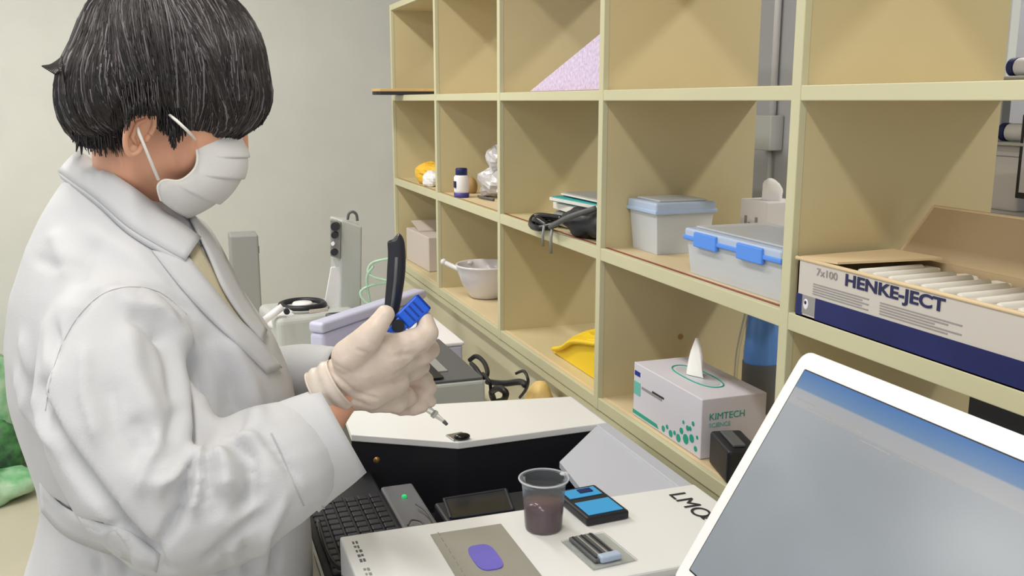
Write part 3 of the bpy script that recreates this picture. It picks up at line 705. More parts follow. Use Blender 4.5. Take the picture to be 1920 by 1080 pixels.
# ------------------------------------------------------------------ white analyser
DZ = -.55
an = thing('bench_analyser', 'large white bench analyser with open black bay and silver front panel', 'analyser', (.43, 1.27, BZ))
part('front_housing', MB().box(.172, .69, .936, 1.152, BZ+.012, DZ), 'instrument_white', an, bevel=.003)
part('front_fascia', MB().box(.19, .672, .931, .9365, BZ+.03, DZ-.012), 'black_plastic', an)
z0 = DZ-.002
rd = [(.262, 1.668), (.684, 1.600), (.684, 1.440), (.413, 1.432), (.254, 1.528)]
part('rear_deck', MB().prism([(x, y, DZ) for x, y in rd][::-1], .012), 'instrument_white', an, bevel=.0015)
part('rear_body', MB().prism([(x*.99+.003, y+.003, DZ-.012) for x, y in rd][::-1], .236), 'black_plastic', an)
part('side_wall', MB().box(.664, .688, 1.152, 1.60, BZ+.012, DZ-.001), 'instrument_grey', an, bevel=.002)
g1 = gz(1049, 866, DZ-.02); g2 = gz(1120, 930, DZ-.02)
part('side_ledge', MB().prism([(.68, 1.1525, DZ-.002), (.68, 1.439, DZ-.002), (.663, 1.439, DZ-.004), (g1.x, g1.y, DZ-.02), (g2.x-.02, 1.1525, DZ-.02)], .01), 'instrument_grey', an)
part('bay_floor', MB().box(.25, .663, 1.152, 1.44, BZ+.012, DZ-.12), 'black_plastic', an)
part('bay_step', MB().box(.345, .55, 1.152, 1.335, DZ-.12, DZ-.055), 'black_plastic', an, bevel=.004)
rr = [gz(833, 936, DZ-.054), gz(948, 918, DZ-.054), gz(962, 956, DZ-.054), gz(846, 972, DZ-.054)]
for a, b in ((0, 1), (1, 2), (2, 3), (3, 0)): part('bay_rim', MB().tube([rr[a], rr[b]], .0028, n=6), 'black_key', an)
part('bay_window', MB().prism([p+Vector((0, 0, .001)) for p in rr][::-1], .002), 'black_gloss', an)
# latch + screw + slot
g = gz(858, 820, DZ)
part('latch_plate', MB().rbox((g.x, g.y-.0, DZ), (.03, .03, .003), 10), 'metal', an, bevel=.001)
part('latch', MB().ell((g.x+.004, g.y-.012, DZ+.005), (.014, .009, .006)), 'black_gloss', an, smooth=True)
g = gy(698, 848, 1.50); part('brass_screw', MB().ell((g.x, 1.462, g.z), (.0055, .004, .0055)), 'screw', an, smooth=True)
for (x, y) in ((.2, .97), (.66, .97), (.28, 1.6), (.66, 1.57)): part('foot', MB().lathe((x, y, BZ), [(.014, 0), (.014, .013)], n=14, cap1=True), 'black_plastic', an)
# silver fascia with violet oval
pp = [gz(808, 1004, DZ+.001), gz(938, 981, DZ+.001), gz(1012, 1088, DZ+.001), gz(866, 1098, DZ+.001)]
pa = [Vector((.297, 1.124, DZ+.0015)), Vector((.392, 1.124, DZ+.0015)), Vector((.392, .962, DZ+.0015)), Vector((.297, .962, DZ+.0015))]
pa[0].x = pa[3].x = pp[0].x; pa[1].x = pa[2].x = pp[1].x; pa[0].y = pa[1].y = (pp[0].y+pp[1].y)/2
fp = part('silver_panel', MB().prism(pa[::-1], .002), 'panel_silver', an)
c = gz(910, 1045, DZ+.002)
ov = []
for t in np.linspace(0, 2*math.pi, 40, endpoint=False):
    ov.append((c.x+.0165*math.copysign(abs(math.cos(t))**.6, math.cos(t)), c.y+.0335*math.copysign(abs(math.sin(t))**.6, math.sin(t)), DZ+.003))
part('violet_label', MB().prism(ov, .0015), 'violet', fp)
for k in range(9): part('print_line', MB().box(pa[0].x+.010, pa[0].x+.0112, pa[3].y+.01+.017*k, pa[3].y+.02+.017*k, DZ+.001, DZ+.0019), 'print_grey', fp)
g = gz(1256, 928, DZ)
text('LMO', .037, gz(1252, 926, DZ+.0008) + Vector((0, 0, 0)), (0, -1, 0), (1, 0, 0), 'print_black', an, sx=1.12)
text('2', .018, gz(1313, 969, DZ+.0008), (0, -1, 0), (1, 0, 0), 'print_black', an, bold=.0003)
g = gz(666, 1016, DZ); rr_ = random.Random(3)
for k in range(12):
    if k in (5, ): continue
    for q_ in range(2): part('worn_print', MB().box(g.x-.004+.0042*q_, g.x-.004+.0042*q_+rr_.uniform(.002, .0036), g.y-.0125*k-.0075*rr_.uniform(.5, 1), g.y-.0125*k+.001, DZ-.001, DZ+.0005), 'mid_grey' if k > 4 else 'dark_grey', an)

# black keyboard unit on the bench, left of the bay
kz = -.615
ku = thing('keyboard_unit', 'black keyboard deck with a green lamp, under the coat cuff', 'keyboard', (.2, 1.33, BZ))
kc = [gz(578, 985, kz), gz(640, 1062, kz), gz(815, 990, kz), gz(745, 880, kz), gz(640, 905, kz)]
k0 = Vector((.135, 1.155, 0)); 
part('deck', MB().box(.155, .283, 1.156, 1.56, kz-.02, kz), 'black_plastic', ku, bevel=.004)
part('support', MB().box(.17, .248, 1.17, 1.5, BZ, kz-.02), 'black_plastic', ku)
part('deck_front', MB().box(.155, .169, .90, 1.156, kz-.035, kz-.005), 'black_gloss', ku, bevel=.003)
part('silver_edge', MB().box(.1515, .155, .90, 1.54, kz-.012, kz-.004), 'metal', ku)
part('silver_strip', MB().box(.2835, .336, 1.156, 1.44, kz-.012, kz+.003), 'strip_grey', ku, bevel=.004, seg=3)
key_me = None
for i in range(6):
    for j in range(13):
        x = .165+i*.0188; y = 1.172+j*.0188+.002*(i % 3)
        if key_me is None:
            o = part('key', MB().box(x, x+.0155, y, y+.0155, kz, kz+.0045), 'black_key', ku, bevel=.0018)
            key_me = (o, Vector((x, y, 0)))
        else:
            c2 = key_me[0].copy(); C.objects.link(c2); c2.parent = ku
            c2.location = key_me[0].location + Vector((x, y, 0)) - key_me[1]
g = gz(758, 932, kz+.004)
part('green_lamp', MB().lathe((g.x, g.y, kz+.003), [(.0042, 0), (.0042, .003), (.003, .0045)], n=14, cap1=True), 'led', ku)
t = thing('wire_loop', 'thin dark wire curled over the black bay edge near the green lamp', 'wire', tuple(gz(790, 970, kz)))
part('loop', MB().tube(arc([gz(x, y, kz+.012) for x, y in ((765, 985), (772, 975), (790, 978), (800, 990), (815, 985), (800, 960), (780, 945))]), .0016, n=6), 'dark_grey', t, smooth=True)
t = thing('power_cable', 'thin black cord curling at the analyser front left foot', 'cord', (.16, .98, -.64))
part('cord', MB().tube(arc([gz(x, y, -.6) for x, y in ((596, 975), (612, 1030), (630, 1060), (655, 1072), (640, 1085))]), .003, n=8), 'black_gloss', t, smooth=True)

# things on the deck
c = gz(1019, 990, DZ)
cp = thing('sample_cup', 'clear plastic cup half full of dark brown liquid on the white analyser', 'cup', tuple(c))
part('wall', MB().lathe(c, [(.001, .001), (.0235, .001), (.0245, .004), (.0262, .030), (.0285, .060), (.0295, .066), (.0325, .0675), (.0325, .0705), (.030, .071), (.0285, .068)], n=48, cap0=False), 'cup_clear', cp, smooth=True)
part('rim', MB().tube([c+Vector((.0322*math.cos(t), .0322*math.sin(t), .0695)) for t in np.linspace(0, 2*math.pi, 49)], .0012, n=8, cap=False), 'frosted', cp, smooth=True)
part('pour_lip', MB().ell(c+Vector((.031, .006, .069)), (.006, .005, .0025)), 'frosted', cp, smooth=True)
part('liquid', MB().lathe(c, [(.023, .002), (.024, .005), (.0256, .030), (.0262, .037)], n=48, cap1=True), 'liquid', cp, smooth=True)
# blue cartridge tray
def quad_at(c, yaw, sx, sy, z0, z1, off=(0, 0)):
    m = Matrix.Rotation(math.radians(yaw), 3, 'Z'); cc = Vector((c[0], c[1], 0)) + m @ Vector((off[0], off[1], 0))
    return MB().rbox((cc.x, cc.y, z0), (sx, sy, z1-z0), yaw)
q = [gz(1062, 985, DZ+.01), gz(1176, 978, DZ+.01), gz(1122, 908, DZ+.01), gz(1060, 915, DZ+.01)]
cx = gz(1108, 948, DZ+.005); yaw = 4
tr = thing('blue_cartridge', 'black tray with two bright blue windows lying beside the cup', 'cartridge', (cx.x, cx.y, DZ))
part('tray', quad_at(cx, yaw, .064, .098, DZ+.0005, DZ+.0125), 'black_plastic', tr, bevel=.003)
part('blue_window', quad_at(cx, yaw, .052, .042, DZ+.0125, DZ+.0138, (0, -.022)), 'sky_blue', tr, bevel=.0008)
part('blue_window', quad_at(cx, yaw, .05, .028, DZ+.0125, DZ+.0138, (.0, .027)), 'sky_blue', tr, bevel=.0008)
part('blue_chip', quad_at(cx, yaw, .02, .012, DZ+.0138, DZ+.015, (.006, .03)), 'navy', tr)
cx = gz(1122, 1034, DZ)
cs = thing('slide_cassette', 'clear flat cassette with dark ribbed insert, nearest on the analyser deck', 'cassette', (cx.x, cx.y, DZ))
part('plate', quad_at(cx, 5, .062, .085, DZ+.0005, DZ+.003), 'clear', cs, bevel=.001)
part('pale_backing', quad_at(cx, 5, .056, .08, DZ+.0003, DZ+.0012), 'light_grey', cs)
part('dark_insert', quad_at(cx, 5, .034, .068, DZ+.003, DZ+.008, (-.006, .002)), 'dark_grey', cs, bevel=.0015)
for k in range(5): part('rib', quad_at(cx, 5, .0022, .062, DZ+.008, DZ+.0098, (-.019+.0062*k, .002)), 'panel_silver' if k % 2 else 'black_key', cs, bevel=.0005)
part('blue_end', quad_at(cx, 5, .028, .012, DZ+.003, DZ+.0115, (-.002, -.03)), 'lid_blue', cs, bevel=.002)

# ------------------------------------------------------------------ laptop in the foreground
C0 = gx(1508, 655, .60); YL = C0.y
up = Vector((.142, 0, .2255)).normalized(); nL = Vector((-up.z, 0, up.x)); W = .36; H = .275
cor = Vector((C0.x, YL, C0.z)); 
lp = thing('white_laptop', 'white-framed laptop open in the right foreground with a pale page on screen', 'laptop', (cor.x-up.x*H, YL-W/2, cor.z-up.z*H-.02))
def lpt(u, v, n=0): return cor + Vector((0, -1, 0))*u - up*v + nL*n
def rrect(u0, u1, v0, v1, r, n0, n1, seg=6):
    pts = []
    for (cu, cv, a0) in ((u0+r, v0+r, 180), (u1-r, v0+r, 270), (u1-r, v1-r, 0), (u0+r, v1-r, 90)):
        for k in range(seg+1):
            a = math.radians(a0+90*k/seg); pts.append((cu+r*math.cos(a), cv+r*math.sin(a)))
    b = MB(); n = len(pts)
    b.v = [lpt(u, v, n1) for u, v in pts] + [lpt(u, v, n0) for u, v in pts]
    b.f = [list(range(n))[::-1], list(range(n, 2*n))] + [[i, (i+1) % n, n+(i+1) % n, n+i] for i in range(n)]
    return b
part('lid', rrect(0, W, 0, H, .014, -.007, 0), 'laptop_white', lp, bevel=.0015)
part('screen_gasket', rrect(.0165, W-.0165, .0185, H-.022, .001, 0, .0006, 1), 'black_plastic', lp)
b = MB(); s = [lpt(.0178, H-.0235, .0009), lpt(W-.0178, H-.0235, .0009), lpt(W-.0178, .0198, .0009), lpt(.0178, .0198, .0009)]
b.add(s, [(0, 1, 2, 3)]); so = part('display', b, 'screen', lp)
uvl = so.data.uv_layers.new(name='UVMap')
for li, uv in zip(range(4), ((0, 0), (1, 0), (1, 1), (0, 1))): uvl.data[so.data.polygons[0].loop_indices[li]].uv = uv
for (u0, v0, L) in ((.05, .052, .035), (.1, .052, .03), (.13, .058, .04), (.075, .056, .02), (.18, .056, .06), (.028, .048, .03)):
    part('page_line', MB().hexa([lpt(u0, v0, .0011), lpt(u0+L, v0, .0011), lpt(u0+L, v0+.0012, .0011), lpt(u0, v0+.0012, .0011)], [lpt(u0, v0, .0012), lpt(u0+L, v0, .0012), lpt(u0+L, v0+.0012, .0012), lpt(u0, v0+.0012, .0012)]), 'mid_grey', so)
hb = cor - up*H; hb.z -= .012
part('base', MB().box(hb.x-.24, hb.x+.012, YL-W, YL, hb.z-.016, hb.z), 'laptop_white', lp, bevel=.005)
part('hinge', MB().tube([(hb.x, YL-.05, hb.z+.004), (hb.x, YL-W+.05, hb.z+.004)], .007, n=12), 'light_grey', lp, smooth=True)
kk = None
for i in range(5):
    for j in range(13):
        x = hb.x-.04-.019*i; y = YL-.055-.019*j
        if kk is None: kk = (part('key', MB().box(x-.0165, x, y-.0165, y, hb.z, hb.z+.002), 'light_grey', lp), Vector((x, y, 0)))
        else:
            c2 = kk[0].copy(); C.objects.link(c2); c2.parent = lp; c2.location = kk[0].location + Vector((x, y, 0)) - kk[1]
tag(part('laptop_stand', MB().box(hb.x-.22, hb.x+.01, YL-W+.02, YL-.03, BZ, hb.z-.0165), 'instrument_white', bevel=.006), 'white block carrying the laptop, out of sight below it', 'stand')

# ------------------------------------------------------------------ the person
PY = 1.30                                        # the body's middle plane, across the line of sight
per = thing('person', 'person with short dark hair in a white lab coat, face mask and gloves, looking down', 'person', (-.08, PY, FL))
HY = 1.235                                       # head's middle plane
HC = gy(318, 165, HY)
hr = Matrix.Rotation(math.radians(30), 3, 'Y')   # face turned down; local x = forward, z = up
def hp(f, s, u): return HC + hr @ Vector((f, s, u))     # forward, side (-y is the near side), up
# --- body (skin): one continuous mesh
b = MB()
b.ell(hp(-.012, 0, .03), (.098, .076, .098), hr, 32, 22)           # cranium
b.ell(hp(.028, 0, -.035), (.066, .062, .082), hr, 28, 18)           # face
b.ell(hp(.045, 0, -.095), (.034, .036, .026), hr)                  # chin
b.ell(hp(.07, 0, .02), (.028, .05, .03), hr)                       # brow
b.ell(hp(.03, -.035, -.05), (.045, .025, .045), hr); b.ell(hp(.03, .035, -.05), (.045, .025, .045), hr)   # cheeks
b.cap_chain([hp(.088, 0, .008), hp(.104, 0, -.025), hp(.098, 0, -.034)], [.008, .011, .009])              # nose
b.ell(hp(.083, 0, -.062), (.012, .022, .007), hr)                  # lips
b.ell(hp(.086, -.028, .004), (.008, .014, .008), hr); b.ell(hp(.086, .028, .004), (.008, .014, .008), hr) # eyelids
nk0, nk1, nk2 = gy(268, 290, HY+.02), gy(262, 370, PY-.02), gy(250, 460, PY)
b.cap_chain([nk0, nk1, nk2], [.058, .056, .075])
b.ell(gy(255, 560, PY), (.09, .17, .08)); b.ell(gy(280, 760, PY), (.10, .14, .2)); b.ell(gy(310, 1050, PY), (.11, .15, .17))
ra = [gy(235, 600, 1.16), gy(300, 930, 1.045), gy(540, 868, 1.045), gy(632, 752, 1.075), gy(700, 690, 1.068)]
b.cap_chain(ra, [.05, .042, .034, .0235, .018])
la = [gy(250, 600, 1.46), gy(390, 850, 1.5), gy(590, 700, 1.30), gy(690, 728, 1.19)]
b.cap_chain(la, [.05, .042, .027, .02])
for s in (-1, 1):
    hip = Vector((-.07, PY+s*.09, -.72)); b.cap_chain([hip, Vector((-.05, PY+s*.10, -1.08)), Vector((-.08, PY+s*.10, FL+.09))], [.085, .058, .04])
    b.cap_chain([Vector((-.08, PY+s*.1, FL+.05)), Vector((.05, PY+s*.105, FL+.035))], [.038, .03])
V, Fc, N = fuse_mesh(b, .005, 5)
body = part('body', from_np(V, Fc), 'skin', per, smooth=True)
bvh_body = BVHTree.FromPolygons([Vector(p) for p in V], Fc)
# ear (one part each)
def ear(px, py, side):
    e = MB(); c = hp(-.008, side*.073, -.012) if side > 0 else gy(px, py, HY-.080)
    er = hr @ Matrix.Rotation(math.radians(-side*18), 3, 'Z') * .86
    ol = [(.011, .003), (.009, .020), (-.002, .031), (-.015, .028), (-.021, .012), (-.018, -.008), (-.010, -.024), (.0, -.031), (.008, -.024), (.008, -.010)]
    q = arc([c + er @ Vector((f_, side*(.004 + .25*max(0, -f_)), u_)) for f_, u_ in ol], 4)
    e.tube(q, [.0032]*len(q), n=8)
    mc = c + er @ Vector((-.005, side*.002, 0))
    k = len(e.v); e.v += [mc] + list(q); e.f += [[k, k+1+i, k+2+i] for i in range(len(q)-1)] + [[k, k+len(q), k+1]]
    e.ell(c + er @ Vector((.010, side*.003, -.002)), (.004, .004, .008), er, 12, 8)
    e.tube([c + er @ Vector((-.002, side*.004, .018)), c + er @ Vector((-.010, side*.005, .010)), c + er @ Vector((-.008, side*.005, -.010)), c + er @ Vector((.002, side*.004, -.016))], [.002, .003, .003, .002], n=8)
    e.ell(c + er @ Vector((.001, side*.002, -.024)), (.0075, .004, .0085), er, 12, 8)
    return part('ear', e, 'skin', per, smooth=True)
EARC = (263, 248)
ear(*EARC, -1); ear(0, 0, 1)
# eyes
for s in (-1, 1): part('eye', MB().ell(hp(.088, s*.03, .004), (.006, .011, .005), hr), 'porcelain', per, smooth=True)

# --- lab coat torso
back = [(150, 300), (118, 340), (82, 390), (44, 470), (16, 560), (4, 650), (14, 740), (42, 830), (66, 900), (76, 960), (62, 1030), (40, 1100), (20, 1300), (10, 1700), (0, 2100)]
front = [(330, 370), (372, 410), (405, 450), (452, 540), (500, 610), (532, 680), (545, 750), (556, 830), (566, 900), (574, 980), (576, 1040), (572, 1090), (560, 1120), (540, 1300), (540, 1700), (540, 2100)]
def sil(pts):
    q = [gy(x, y, PY) for x, y in pts]; return [p.z for p in q][::-1], [p.x for p in q][::-1]
bz_, bx_ = sil(back); fz_, fx_ = sil(front)
hw = [(-.06, .06), (-.10, .075), (-.14, .105), (-.18, .15), (-.22, .18), (-.27, .195), (-.35, .19), (-.5, .175), (-.62, .17), (-.75, .19), (-.95, .215), (-1.2, .24)]
hz = [h[0] for h in hw][::-1]; hv = [h[1] for h in hw][::-1]
rows = []
for z in np.arange(-1.12, -.075, .02):
    xb, xf = np.interp(z, bz_, bx_), np.interp(z, fz_, fx_); wv = np.interp(z, hz, hv)
    # lean the section: the front is lower than the back around the chest
    r = []
    for t in np.linspace(0, 2*math.pi, 48, endpoint=False):
        c_, s_ = math.cos(t), math.sin(t); e = .82
        x = (xb+xf)/2 + (xf-xb)/2*math.copysign(abs(c_)**e, c_); y = PY + wv*math.copysign(abs(s_)**e, s_)
        # body turned a little to the viewer
        r.append((x + (PY-y)*.10, y, z))
    rows.append(r)
b = MB().grid(rows, closed=True); k = len(rows[0])
b.f.append(list(range(k))[::-1]); e = len(b.v)-k; b.f.append([e+j for j in range(k)])
SL = [((230, 590), 1.19, .078), ((222, 650), 1.15, .085), ((222, 730), 1.115, .088), ((245, 810), 1.085, .088), ((285, 890), 1.06, .087), ((340, 940), 1.05, .085),
      ((420, 925), 1.045, .082), ((490, 885), 1.045, .074), ((525, 868), 1.05, .069)]
sl = [gy(x, y, yy) for (x, y), yy, r in SL]
b.cap_chain(sl, [r for _, _, r in SL], 20)
b.cap_chain([gy(250, 590, 1.45), gy(380, 820, 1.53), gy(470, 790, 1.45), gy(560, 695, 1.33)], [.075, .07, .058, .036])
V, Fc, N = fuse_mesh(b, .0048, 5)
isarm = np.array([min(((p-np.array(q))**2).sum() for q in sl) for p in V]) < .11**2
folds = [
 ([(372, 850), (385, 800), (378, 720), (360, 650)], 12, -.016),           # armhole against chest
 ([(372, 610), (350, 580), (290, 545), (230, 535), (180, 555), (130, 610), (95, 690)], 5, -.004),   # sleeve head seam
 ([(160, 545), (260, 548), (340, 600), (372, 680)], 16, .006),
 ([(215, 560), (300, 590), (350, 650)], 12, .006), ([(240, 590), (310, 640)], 10, -.005),
 ([(300, 940), (300, 905), (320, 900), (350, 870), (385, 815)], 9, .014),   # elbow folds
 ([(352, 905), (362, 880), (385, 830)], 7, .012), ([(340, 890), (365, 850)], 5, -.010),
 ([(290, 1040), (335, 960), (352, 900), (365, 850)], 8, -.016),
 ([(360, 970), (372, 920), (378, 880), (360, 850)], 8, .012), ([(375, 960), (390, 900), (380, 870)], 5, -.009),
 ([(430, 820), (470, 860), (475, 930), (440, 960)], 12, -.010), ([(405, 840), (425, 880), (425, 930)], 20, .012),
 ([(480, 800), (520, 840), (560, 900)], 9, -.007), ([(500, 820), (455, 815), (420, 825)], 9, .006),
 ([(60, 700), (130, 860), (230, 990), (300, 1070)], 14, -.012), ([(90, 640), (100, 760), (130, 860)], 12, .006),
 ([(100, 600), (95, 680), (80, 740)], 9, -.007), ([(30, 690), (60, 770), (110, 850)], 10, .006),
 ([(80, 930), (150, 985), (250, 1000)], 7, -.006), ([(120, 1000), (180, 1045), (190, 1080)], 8, -.005),
 ([(500, 960), (440, 1010), (380, 1060)], 10, -.007), ([(540, 930), (500, 1000), (490, 1080)], 10, .006), ([(520, 990), (515, 1080)], 8, -.006),
 ([(240, 600), (250, 700), (300, 800)], 26, .006), ([(200, 700), (215, 800), (270, 880)], 18, -.005), ([(250, 780), (280, 850)], 14, -.006),
 ([(310, 800), (270, 880), (262, 930)], 12, .007), ([(340, 760), (310, 830)], 14, -.005),
 ([(380, 600), (420, 700), (440, 800)], 22, -.005), ([(420, 620), (470, 720), (490, 800)], 18, .004),
 ([(150, 420), (250, 480), (330, 560)], 22, .004), ([(100, 430), (130, 520)], 18, .004), ([(180, 450), (140, 540)], 16, -.003),
]
folds += [([(40, 620), (60, 700), (62, 780)], 9, .005), ([(200, 1000), (230, 1040), (240, 1080)], 8, -.006), ([(260, 1010), (300, 1050), (320, 1080)], 8, -.006),
 ([(415, 1040), (430, 1080)], 8, -.006), ([(455, 1010), (470, 1080)], 9, -.006), ([(395, 850), (440, 870), (470, 920)], 6, .006), ([(330, 870), (300, 880), (285, 915)], 5, .006),
 ([(290, 600), (320, 680), (330, 760)], 14, -.005), ([(160, 640), (160, 740), (190, 840)], 14, .005), ([(430, 700), (450, 780), (430, 830)], 10, -.004), ([(60, 480), (100, 500), (160, 500)], 12, -.003),
 ([(325, 945), (345, 925), (352, 880)], 4, .005), ([(400, 905), (410, 940), (395, 975)], 5, -.006), ([(300, 560), (350, 610), (368, 660)], 5, -.004), ([(270, 570), (330, 620)], 5, .004)]
V = sculpt(V, N, [(l, w_*.85, a_*1.8) for l, w_, a_ in folds])
def relax(V, Fc, it):
    E = np.array([(f[i], f[(i+1) % len(f)]) for f in Fc for i in range(len(f))]); cnt = np.bincount(E[:, 0], minlength=len(V)) + np.bincount(E[:, 1], minlength=len(V))
    for _ in range(it):
        S = np.stack([np.bincount(E[:, 0], V[E[:, 1], k], len(V)) + np.bincount(E[:, 1], V[E[:, 0], k], len(V)) for k in range(3)], 1)
        V = V*.5 + .5*S/np.maximum(cnt, 1)[:, None]
    return V
V = relax(V, Fc, 3)
nz = np.array([noise.fractal(Vector(p)*7, 1, 2, 2) for p in V])
V = V + N*(nz*.0022)[:, None]
coat = part('lab_coat', from_np(V, Fc), 'coat', per, smooth=True)
bvh = BVHTree.FromPolygons([Vector(p) for p in V], Fc)
def on_coat(px, py, off=.004, fallback=None):
    d = ray(px, py).normalized(); hit = bvh.ray_cast(Vector((0, 0, 0)), d)
    if hit[0] is None:
        return gy(px, py, fallback or PY)
    return hit[0] - d*off
def ribbon(name, top, bot, m, offt=.006, offb=.006, n=24, mid=5, thick=.003, fb=None, dome=.0, parent=None, lift=None):
    """a cloth band lying on the coat between two lines"""
    def rs(pts):
        p = [Vector((x, y, 0)) for x, y in pts]; q = arc(p, 12); L = [0]
        for i in range(1, len(q)): L.append(L[-1]+(q[i]-q[i-1]).length)
        return [Vector((np.interp(s, L, [v.x for v in q]), np.interp(s, L, [v.y for v in q]), 0)) for s in np.linspace(0, L[-1], n)]
    T_, B_ = rs(top), rs(bot); rows = []
    for k in range(mid):
        u = k/(mid-1); r = []
        for i in range(n):
            p = T_[i].lerp(B_[i], u); r.append(on_coat(p.x, p.y, offt*(1-u)+offb*u+dome*math.sin(math.pi*u), fb))
        rows.append(r)
    # even out depth so the cloth stays taut
    for _ in range(3):
        for r in rows:
            dd = [p.length for p in r]; sm = [dd[0]] + [(dd[i-1]+2*dd[i]+dd[i+1])/4 for i in range(1, n-1)] + [dd[-1]]
            for i in range(n): r[i] = r[i].normalized()*min(sm[i], dd[i]+.002)
    b = MB().grid(rows)
    return part(name, b, m, parent or per, smooth=True, solid=thick)
ribbon('collar', [(146, 282), (190, 312), (250, 352), (310, 398), (376, 446)], [(110, 322), (180, 372), (240, 425), (300, 462), (348, 488)], 'coat', .020, .012, thick=.004, dome=.004)
ribbon('collar_fold', [(110, 322), (180, 372), (240, 425), (300, 462), (348, 488)], [(116, 334), (184, 384), (240, 436), (300, 474), (346, 496)], 'coat', .012, .003, thick=.003, mid=3)
ribbon('lapel', [(355, 484), (392, 530), (440, 590), (490, 640), (528, 690)], [(285, 470), (340, 540), (395, 600), (450, 650), (500, 700)], 'coat', .011, .003, thick=.003)
ribbon('shirt_front', [(366, 452), (400, 500), (436, 560), (480, 620)], [(350, 470), (375, 520), (420, 580), (470, 640)], 'shirt', .0045, .0045, thick=.002)
ribbon('far_lapel', [(352, 398), (392, 428), (432, 500), (462, 560), (500, 620)], [(372, 440), (392, 480), (418, 540), (450, 590), (492, 640)], 'coat', .012, .014, thick=.003)
ribbon('belt', [(74, 905), (120, 950), (180, 978), (240, 995), (300, 1040)], [(78, 960), (118, 1002), (178, 1030), (236, 1050), (290, 1090)], 'coat', .0012, .0012, thick=.0012, mid=4)
# stitched seams
def seam(pts, r=.0007, off=.0012, m='coat_inner', name='seam'):
    q = arc([Vector((x, y, 0)) for x, y in pts], 8)
    part(name, MB().tube([on_coat(p.x, p.y, off) for p in q], r, n=5), m, per, smooth=True)
seam(r=.0005, off=.0004, pts=[(350, 590), (300, 548), (240, 538), (185, 556), (135, 610), (100, 690), (85, 770)])
# cuff: an open turned-back band
ca, cb_ = gy(552, 858, 1.05), gy(642, 806, 1.062)
dq = cb_.normalized(); av = cb_-ca; av -= dq*av.dot(dq); ca = cb_-av; ax = av.normalized()
u1 = Vector((0, 0, 1)); u1 = (u1-ax*u1.dot(ax)).normalized(); u2 = ax.cross(u1)
def cuff_rings(r0, r1, t0, t1, n=44, m=9, wob=.002):
    rows = []
    for i in range(m):
        t = t0+(t1-t0)*i/(m-1); r = r0+(r1-r0)*i/(m-1); c = ca.lerp(cb_, t)
        rows.append([c + u1*math.cos(a)*(r+wob*noise.noise(Vector((math.cos(a)*2, math.sin(a)*2, t*2)))) + u2*math.sin(a)*r*.82 for a in np.linspace(0, 2*math.pi, n, endpoint=False)])
    return rows
part('cuff', MB().grid(cuff_rings(.068, .0565, -.12, 1.0), closed=True), 'coat', per, smooth=True, solid=.003)
part('cuff_lining', MB().grid(cuff_rings(.062, .0535, .0, .97), closed=True), 'coat_inner', per, smooth=True, solid=.001)
part('cuff_stitch', MB().tube([p for p in cuff_rings(.0695, .0695, .0, .0, 60, 2)[0]], .0009, n=5, cap=False), 'coat_inner', per, smooth=True)
sg = 1 if u2.dot(dq) < 0 else -1
seam([(508, 812), (527, 850), (548, 900), (570, 948)], .0008, .0006)
for da in (0, .16):
    pl = [ca.lerp(cb_, t) + (u1*math.cos(a)*1.0 + u2*math.sin(a)*.82)*(.068-.0115*(t+.12)/1.12+.0008) for t, a in [(x, sg*(2.15+da)) for x in np.linspace(-.1, .99, 14)]]
    part('cuff_pleat', MB().tube(pl, .0011, n=6), 'coat', per, smooth=True)
# far cuff
fa, fb_ = gy(545, 698, 1.335), gy(632, 692, 1.27)
axf = (fb_-fa).normalized(); f1 = Vector((0, 0, 1)); f1 = (f1-axf*f1.dot(axf)).normalized(); f2 = axf.cross(f1)
part('cuff', MB().grid([[fa.lerp(fb_, t) + f1*math.cos(a)*(.037-.006*t+.002*math.sin(5*t+a)) + f2*math.sin(a)*(.037-.006*t) for a in np.linspace(0, 2*math.pi, 32, endpoint=False)] for t in np.linspace(-.2, 1.1, 9)], closed=True), 'coat', per, smooth=True, solid=.003)
for s in (-1, 1):
    b = MB().tube([(-.06, PY+s*.1, -.8), (-.05, PY+s*.1, -1.1), (-.08, PY+s*.1, FL+.05)], [.11, .085, .075], n=24)
    part('trouser_leg', b, 'trouser', per, smooth=True)
    b = MB().cap_chain([Vector((-.1, PY+s*.1, FL+.046)), Vector((.02, PY+s*.105, FL+.042)), Vector((.09, PY+s*.108, FL+.036))], [.046, .042, .036])
    part('shoe', b, 'shoe', per, smooth=True)

# --- gloves
def G(px, py, y): return gy(px, py, y)
b = MB()
b.cap_chain([G(628, 722, 1.078), G(672, 690, 1.066), G(718, 668, 1.062), G(750, 660, 1.066)], [.0255, .031, .030, .024], 18)
b.cap_chain([G(634, 738, 1.078), G(690, 728, 1.070), G(735, 712, 1.072)], [.021, .027, .022], 18)
b.cap_chain([G(700, 748, 1.08), G(745, 752, 1.085)], [.017, .015], 16)
b.cap_chain([G(655, 668, 1.052), G(684, 640, 1.042), G(704, 615, 1.040), G(722, 590, 1.044)], [.021, .0175, .0135, .0112], 16)          # thumb
b.cap_chain([G(735, 655, 1.062), G(783, 640, 1.058), G(802, 624, 1.060), G(797, 600, 1.068)], [.021, .0165, .0135, .0105], 16)        # index
b.cap_chain([G(740, 678, 1.070), G(788, 664, 1.072), G(806, 656, 1.088), G(796, 636, 1.108)], [.020, .0155, .0125, .0105], 16)        # middle
b.cap_chain([G(738, 698, 1.080), G(778, 690, 1.088), G(788, 688, 1.108), G(770, 672, 1.122)], [.018, .0145, .0125, .0105], 16)        # ring
b.cap_chain([G(728, 735, 1.084), G(762, 744, 1.092), G(772, 752, 1.106)], [.0165, .0125, .0105], 16)                                 # little
V, Fc, N = fuse_mesh(b, .0021, 5)
